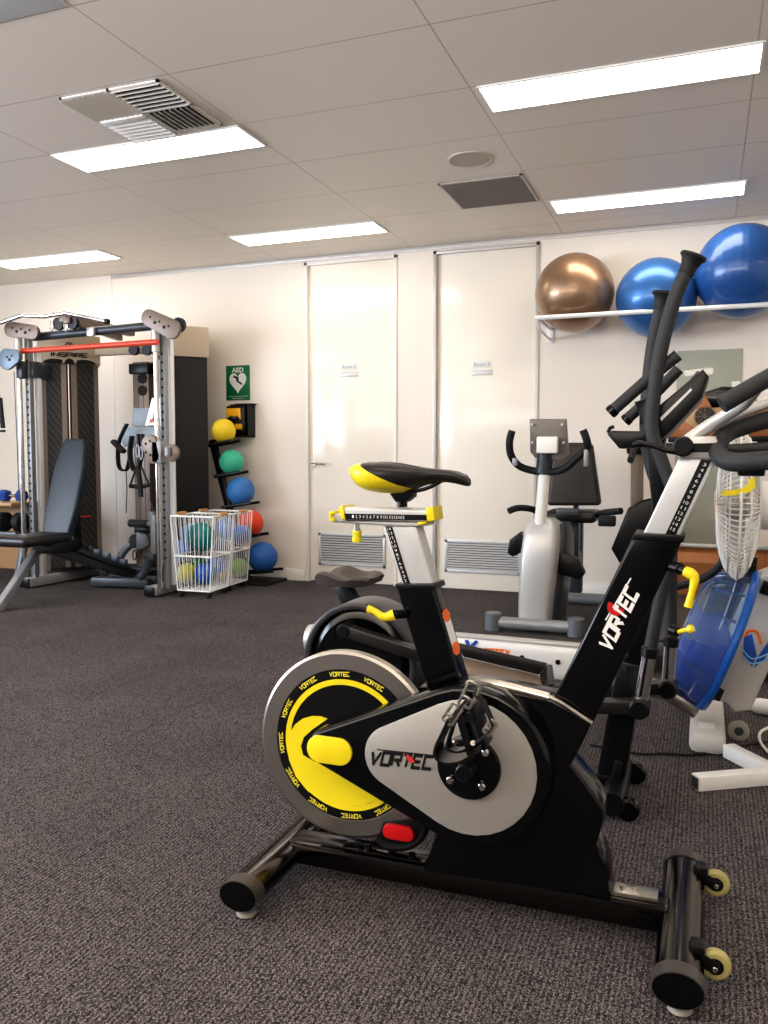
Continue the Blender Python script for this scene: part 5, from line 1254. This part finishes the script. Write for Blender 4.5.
mb = MB(); mb.tube(px([(140, 577), (145, 572), (148, 562), (150, 556)], 5.55), 0.034, 12, smooth=5); mb.box(P(150, 557, 5.55), (0.1, 0.06, 0.05), 0.008)
obj('foot_bracket', mb, 'grey_dark', r)
# cables
for q in ([P(14, 372, 5.3), P(17, 440, 5.3), P(19, 500, 5.3)], [P(126, 467, 5.6), P(127, 490, 5.6), P(126, 513, 5.6)], [P(150, 460, 5.5), P(150, 500, 5.6), P(155, 512, 5.6)]): obj('cable', MB().tube(q, 0.004, 6), 'grey_dark', r)
# hanging hand strap at far left, on its own short cable
mb = MB(); mb.tube([P(-10, 330, 5.1), P(-3, 380, 5.1), P(0, 400, 5.1)], 0.005, 6); mb.tube([P(0, 398, 5.1), P(2, 420, 5.1), P(3, 428, 5.1)], 0.018, 10); mb.box(P(2.2, 431, 5.1), (0.045, 0.03, 0.018), 0.005)
obj('hand_grip', mb, 'black_matte', r)

# straps hanging from the board
r = thing('suspension_straps', P(135, 470, 5.55), 'black training straps hanging on the cable machine, with steel carabiners', 'straps')
mb = MB()
ribbon(mb, px([(127, 424), (122, 434), (119, 442), (118, 455), (119, 466), (122, 470), (127, 469), (130, 455), (131, 440)], 5.6), 0.04, 0.012)
ribbon(mb, px([(113, 441), (118, 446), (124, 452)], 5.57), 0.05, 0.03)
ribbon(mb, px([(132, 436), (130, 450), (131, 462), (134, 470), (139, 468), (140, 450), (139, 434)], 5.58), 0.05, 0.014)
ribbon(mb, px([(142, 434), (143, 448), (140, 462)], 5.57), 0.045, 0.014)
obj('strap_loop', mb, 'black_matte', r)
mb = MB(); mb.tube(px([(137, 466), (132, 480), (130, 486)], 5.58), 0.008, 8); mb.tube(px([(141, 466), (146, 478), (149, 484)], 5.58), 0.008, 8); mb.tube(px([(130, 486), (140, 487), (149, 485)], 5.58), 0.017, 10)
mb.tube(px([(138, 468), (140, 482), (141, 497)], 5.56), 0.02, 8)
obj('hand_grip', mb, 'black_matte', r)
mb = MB()
for q in ((137.5, 451), (141, 453)):
    c = P(*q, 5.54); mb.tube([c + Vector((0.014 * math.cos(2 * PI * k / 18), 0, 0.05 * math.sin(2 * PI * k / 18))) for k in range(18)], 0.005, 6, closed=True)
obj('carabiner', mb, 'silver_grey', r)
mb = MB().prism(px([(145, 425.5), (152, 398), (164, 397.5), (161, 425)], 5.62), (0, 0.006, 0))
ch = tag(obj('exercise_chart', mb, 'white_paint', at=P(154, 425, 5.62)), 'white printed exercise chart standing on the cable machine', 'chart')
mb = MB().prism(px([(152, 420), (156, 402), (159, 402), (157.5, 420)], 5.618), (0, 0.001, 0)); mb.prism(px([(149, 423), (150, 419), (160, 418.5), (159.5, 422)], 5.618), (0, 0.001, 0))
obj('print', mb, mat('print_red', (196, 120, 108), 0.6), ch)

# ================================================================== WEIGHT BENCH
r = thing('weight_bench', (-4.57, 5.0, 0), 'black padded adjustable bench in front of the cable machine', 'bench')
mb = MB(); mb.box((-4.60, 4.83, 0.47), (0.29, 0.47, 0.075), 0.03, seg=4)
obj('seat_pad', mb, 'leather', r)
rows = []
mb = MB()
A = Vector((-4.655, 5.14, 0.47)); B = Vector((-4.615, 5.33, 1.21)); d = (B - A).normalized()
n_ = Vector((0, -d.z, d.y)).normalized(); pts = []
wid = [(0.0, 0.125), (0.3, 0.15), (0.7, 0.145), (0.93, 0.115), (1.0, 0.09)]
out = [A + d * ((B - A).length * f) + Vector((-w, 0, 0)) for f, w in wid] + [A + d * ((B - A).length * f) + Vector((w, 0, 0)) for f, w in reversed(wid)]
mb.prism([p + n_ * 0.035 for p in out], -n_ * 0.07, 0.02, 4)
obj('back_pad', mb, 'leather_blue', r)
mb = MB(); mb.bar((-4.575, 4.46, 0.03), (-4.66, 4.95, 0.40), 0.05, 0.06, 0.006)
obj('front_leg', mb, 'silver_grey', r)
mb = MB(); mb.bar((-4.86, 4.46, 0.03), (-4.27, 4.46, 0.03), 0.06, 0.055, 0.008)
mb2 = MB(); mb2.bar((-4.86, 4.46, 0.03), (-4.55, 4.46, 0.03), 0.06, 0.055, 0.008); obj('front_foot', mb2, 'silver_grey', r); mb.bm.free()
mb = MB(); mb.bar((-4.565, 4.95, 0.38), (-4.565, 5.93, 0.05), 0.06, 0.06, 0.008); mb.bar((-4.565, 5.2, 0.36), (-4.56, 5.9, 0.10), 0.09, 0.035, 0.006)
for k in range(5): f = 0.25 + k * 0.15; q = Vector((-4.565, 5.2, 0.37)).lerp(Vector((-4.56, 5.9, 0.11)), f); mb.box(q + Vector((0, 0, 0.035)), (0.08, 0.012, 0.06), 0.003)
obj('ladder_frame', mb, 'grey_dark', r)
mb = MB(); mb.bar((-4.8, 5.92, 0.035), (-4.3, 5.92, 0.035), 0.06, 0.06, 0.008)
obj('rear_foot', mb, 'grey_dark', r)
mb = MB(); mb.box((-4.565, 5.03, 0.40), (0.2, 0.3, 0.08), 0.01); mb.bar((-4.645, 5.32, 0.9), (-4.62, 5.32, 0.3), 0.05, 0.05, 0.006)
obj('seat_bracket', mb, 'black_satin', r)

# ================================================================== LEFT EDGE: plate rack with dumbbells
r = thing('dumbbell_rack', (-5.95, 5.75, 0), 'grey dumbbell rack at the left edge behind the cable machine', 'rack')
mb = MB(); mb.box((-5.9, 5.8, 0.66), (0.6, 0.34, 0.03), 0.006); mb.box((-5.9, 5.95, 0.35), (0.6, 0.04, 0.6), 0.006)
obj('shelf', mb, 'tan', r)
mb = MB()
for x in (-6.18, -5.62): mb.bar((x, 5.7, 0.0), (x, 5.9, 0.66), 0.05, 0.06, 0.006); mb.bar((x, 5.96, 0.0), (x, 5.96, 0.66), 0.05, 0.05, 0.006)
mb.box((-5.9, 5.72, 0.4), (0.6, 0.1, 0.03), 0.005)
obj('rack_frame', mb, 'grey_mid', r)
def dumbbell(x, y, z, rad, lng, m, label, ax=(1, 0, 0)):
    ax = Vector(ax); c = Vector((x, y, z + rad)); t = thing('dumbbell', c - Vector((0, 0, rad)), label, 'dumbbell')
    obj('handle', MB().cyl(c - ax * lng * 0.3, c + ax * lng * 0.3, 0.016, 14), 'chrome', t)
    for s in (-1, 1): obj('head', MB().cyl(c + ax * s * lng * 0.22, c + ax * s * lng * 0.5, rad, 6 if m == 'blue_vinyl' else 24, bev=0.008), m, t)
M['blue_vinyl'] = mat('blue_vinyl', (38, 78, 158), 0.4)
dumbbell(-5.68, 5.74, 0.677, 0.055, 0.26, 'blue_vinyl', 'blue dumbbell on the top shelf at the left edge')
dumbbell(-5.68, 5.72, 0.417, 0.085, 0.26, 'black_matte', 'black dumbbell with round heads on the lower shelf at the left edge')

# ================================================================== BALL TREE
r = thing('ball_tree', (-3.6, 6.3, 0), 'black leaning rack holding five medicine balls against the wall', 'rack')
pa = P(212.5, 440, 6.33); pb_ = P(247, 580, 6.33)
mb = MB(); mb.bar(pa, pb_, 0.055, 0.055, 0.006, up=(1, 0, 0))
obj('post', mb, 'black_satin', r)
mb = MB(); mb.box((-3.6, 6.3, 0.012), (0.46, 0.36, 0.024), 0.006); mb.bar((pb_.x - 0.05, 6.33, 0.02), (pb_.x - 0.03, 6.33, 0.2), 0.06, 0.06, 0.006)
obj('base', mb, 'black_matte', r)
medb = [('y', (223.5, 431), 0.105, (240, 208, 52), 'yellow medicine ball on the topmost prong of the leaning rack'), ('t', (231.5, 462), 0.105, (72, 188, 152), 'teal medicine ball, second from top on the leaning rack'),
        ('b', (240.5, 491), 0.12, (62, 120, 188), 'blue medicine ball, third from top on the leaning rack'), ('o', (250, 523), 0.115, (226, 74, 42), 'orange red medicine ball on the leaning rack behind the baskets'), ('b2', (262.5, 557), 0.128, (44, 100, 172), 'blue medicine ball on the lowest prong of the leaning rack')]
for key, q, rad, rgb, lab in medb:
    c = P(*q, 6.25)
    for s in (-1, 1):
        y = 6.25 + s * rad * 0.66; zz = c.z - rad * 0.90
        # prong touches the ball from below
        mb = MB(); f = (c.z - rad - pb_.z) / (pa.z - pb_.z); xp = pb_.x + (pa.x - pb_.x) * f
        st = Vector((xp, 6.32, zz - 0.035)); en = Vector((c.x + rad * 1.15, y, zz + 0.012))
        mb.tube([st, Vector((xp + 0.03, y, zz - 0.03)), en], 0.0125, 10)
        obj('prong', mb, 'black_satin', r)
    bl = ball('medicine_ball', c, rad, mat('medball_' + key, rgb, 0.5, bump=0.25, bscale=120), lab, 'medicine balls on the leaning rack', n=36)
    mb = MB(); f_ = Vector((-c.x, -c.y, 1.09 - c.z)).normalized()
    sd_ = f_.cross(Vector((0, 0, 1))).normalized() * -1
    for dx in (-0.28, 0.1): 
        d_ = (f_ + Vector((0.45, 0, 0.05)) + sd_ * dx * 0.4).normalized(); p_ = c + d_ * (rad * 1.002)
        mb.add(flat_ring(p_, d_, 0.016 * rad / 0.12, 0.009 * rad / 0.12)) if False else None
# ================================================================== WIRE BASKETS
def basket(q, lean, label):              # q: four floor corners (anticlockwise from near left), flared upward
    cx = sum(p.x for p in q) / 4; cy = sum(p.y for p in q) / 4; z0, z1, z2 = 0.055, 0.32, 0.625
    t = thing('wire_basket', (cx, cy, 0), label, 'basket', 'white wire ball baskets')
    def cor(i, z):
        f = (z - z0) / (z2 - z0); u = (q[1] - q[0]) * 0.5 * (1 + 0.32 * f); v = (q[2] - q[1]) * 0.5 * (1 + 0.12 * f)
        p = Vector((cx, cy, 0)) + u * (-1 if i in (0, 3) else 1) + v * (-1 if i < 2 else 1); p.z = z; return p
    mb = MB()
    for z, rr in ((z0, 0.006), (z1, 0.0065), (z2, 0.0075)):
        for i in range(4): mb.tube([cor(i, z), cor((i + 1) % 4, z)], rr, 8)
    for i in range(4): mb.tube([cor(i, z0), cor(i, z2)], 0.006, 8)
    obj('frame', mb, 'white_paint', t)
    mb = MB()
    for i in range(4):
        for k in range(1, 9):
            f = k / 9; mb.tube([cor(i, z0).lerp(cor((i + 1) % 4, z0), f), cor(i, z2).lerp(cor((i + 1) % 4, z2), f)], 0.0028, 6)
    for k in range(1, 6):
        f = k / 6; mb.tube([cor(0, z0).lerp(cor(1, z0), f), cor(3, z0).lerp(cor(2, z0), f)], 0.0035, 5); mb.tube([cor(0, z0).lerp(cor(3, z0), f), cor(1, z0).lerp(cor(2, z0), f)], 0.0035, 5)
    obj('wires', mb, 'white_paint', t)
    for i in (1, 3):
        a, b_ = cor(i, z2), cor((i + 1) % 4, z2); m_ = a.lerp(b_, 0.5); d = (b_ - a).normalized()
        obj('handle', MB().cyl(m_ - d * 0.06 + Vector((0, 0, 0.012)), m_ + d * 0.06 + Vector((0, 0, 0.012)), 0.013, 12, bev=0.003), 'wood', t, 'wooden handle')
    for i in range(4):
        p = cor(i, z0); p = Vector((cx + (p.x - cx) * 0.86, cy + (p.y - cy) * 0.86, 0))
        obj('caster', MB().cyl(p + Vector((-0.012, 0, 0.024)), p + Vector((0.012, 0, 0.024)), 0.024, 16, bev=0.003).box(p + Vector((0, 0, 0.045)), (0.02, 0.03, 0.025), 0.003), 'rubber', t)
    return cor
qa = [PZ(178, 590, 0.055), PZ(210, 592, 0.055), PZ(228, 586, 0.055), None]; qa[3] = qa[0] + qa[2] - qa[1]
basket(qa, 0, 'nearer white wire basket of balls beside the cable machine')
sh_ = (qa[2] - qa[1]) * 1.16
qb = [p + sh_ for p in qa]
basket(qb, 0, 'second white wire basket of balls, in front of the leaning rack')
BAL = [((201, 537), 0.118, (26, 130, 130), 'large teal ball on top in the nearer wire basket', 5.72), ((184, 551), 0.092, (48, 110, 196), 'blue ball at the left side of the nearer wire basket', 5.70),
       ((197, 566), 0.085, (30, 110, 66), 'dark green ball in the middle of the nearer wire basket', 5.76), ((187, 581), 0.083, (222, 212, 70), 'yellow ball at the bottom of the nearer wire basket', 5.67),
       ((205, 579.5), 0.088, (30, 98, 184), 'blue ball at the bottom front of the nearer wire basket', 5.66), ((217, 565), 0.078, (40, 88, 168), 'dark blue ball near the right side of the nearer wire basket', 5.80),
       ((222, 577), 0.055, (196, 150, 112), 'small tan ball low in the nearer wire basket', 5.84), ((190, 533), 0.08, (58, 112, 176), 'blue ball behind the large teal ball', 5.86),
       ((227, 529), 0.095, (66, 120, 200), 'pale blue ball on top in the second wire basket', 6.12), ((242, 535), 0.085, (52, 104, 190), 'blue ball at the right of the second wire basket', 6.12),
       ((239, 573), 0.08, (150, 206, 86), 'light green ball at the bottom of the second wire basket', 6.14), ((222, 548), 0.07, (48, 100, 178), 'small blue ball between the two wire baskets', 6.02)]
for i, (q, rad, rgb, lab, Y) in enumerate(BAL):
    c = P(*q, Y)
    if c.z - rad < 0.064: c.z = rad + 0.064
    ball('exercise_ball_small' if False else 'gym_ball', c, rad, mat('gymball_%d' % i, rgb, 0.3, coat=0.3), lab, 'balls in the wire baskets', n=28)

# ================================================================== LIGHT, WORLD, CAMERA
w = bpy.data.worlds.new('World'); bpy.context.scene.world = w; w.use_nodes = True
w.node_tree.nodes['Background'].inputs['Color'].default_value = (0.75, 0.85, 1.0, 1); w.node_tree.nodes['Background'].inputs['Strength'].default_value = 0.6
def area(name, loc, rot, sx, sy, power, rgb):
    l = bpy.data.lights.new(name, 'AREA'); l.shape = 'RECTANGLE'; l.size = sx; l.size_y = sy; l.energy = power; l.color = rgb
    o = bpy.data.objects.new(name, l); C.objects.link(o); o.location = loc; o.rotation_euler = rot; return o
area('window_daylight', (-7.95, -0.3, 1.6), (0, math.radians(-90), 0), 1.6, 5.6, WIN, (0.80, 0.89, 1.0))
area('ceiling_fill', (-2.4, -2.0, 1.9), (math.radians(180 - 15), 0, 0), 7.0, 2.6, FILL, (1.0, 0.93, 0.86))  # unseen fill light, added to lift the ceiling and upper walls
cam = bpy.data.cameras.new('camera'); co = bpy.data.objects.new('camera', cam); C.objects.link(co)
cam.sensor_fit = 'HORIZONTAL'; cam.sensor_width = 36.0; cam.lens = F * 36.0 / 768.0; cam.clip_start = 0.05
co.location = (0, 0, EYE); co.rotation_euler = (PI / 2 - PITCH, 0, YAW)
bpy.context.scene.camera = co
vs = bpy.context.scene.view_settings; vs.view_transform = 'Standard'; vs.look = 'Medium High Contrast'; vs.exposure = EXPO; vs.gamma = 1.0
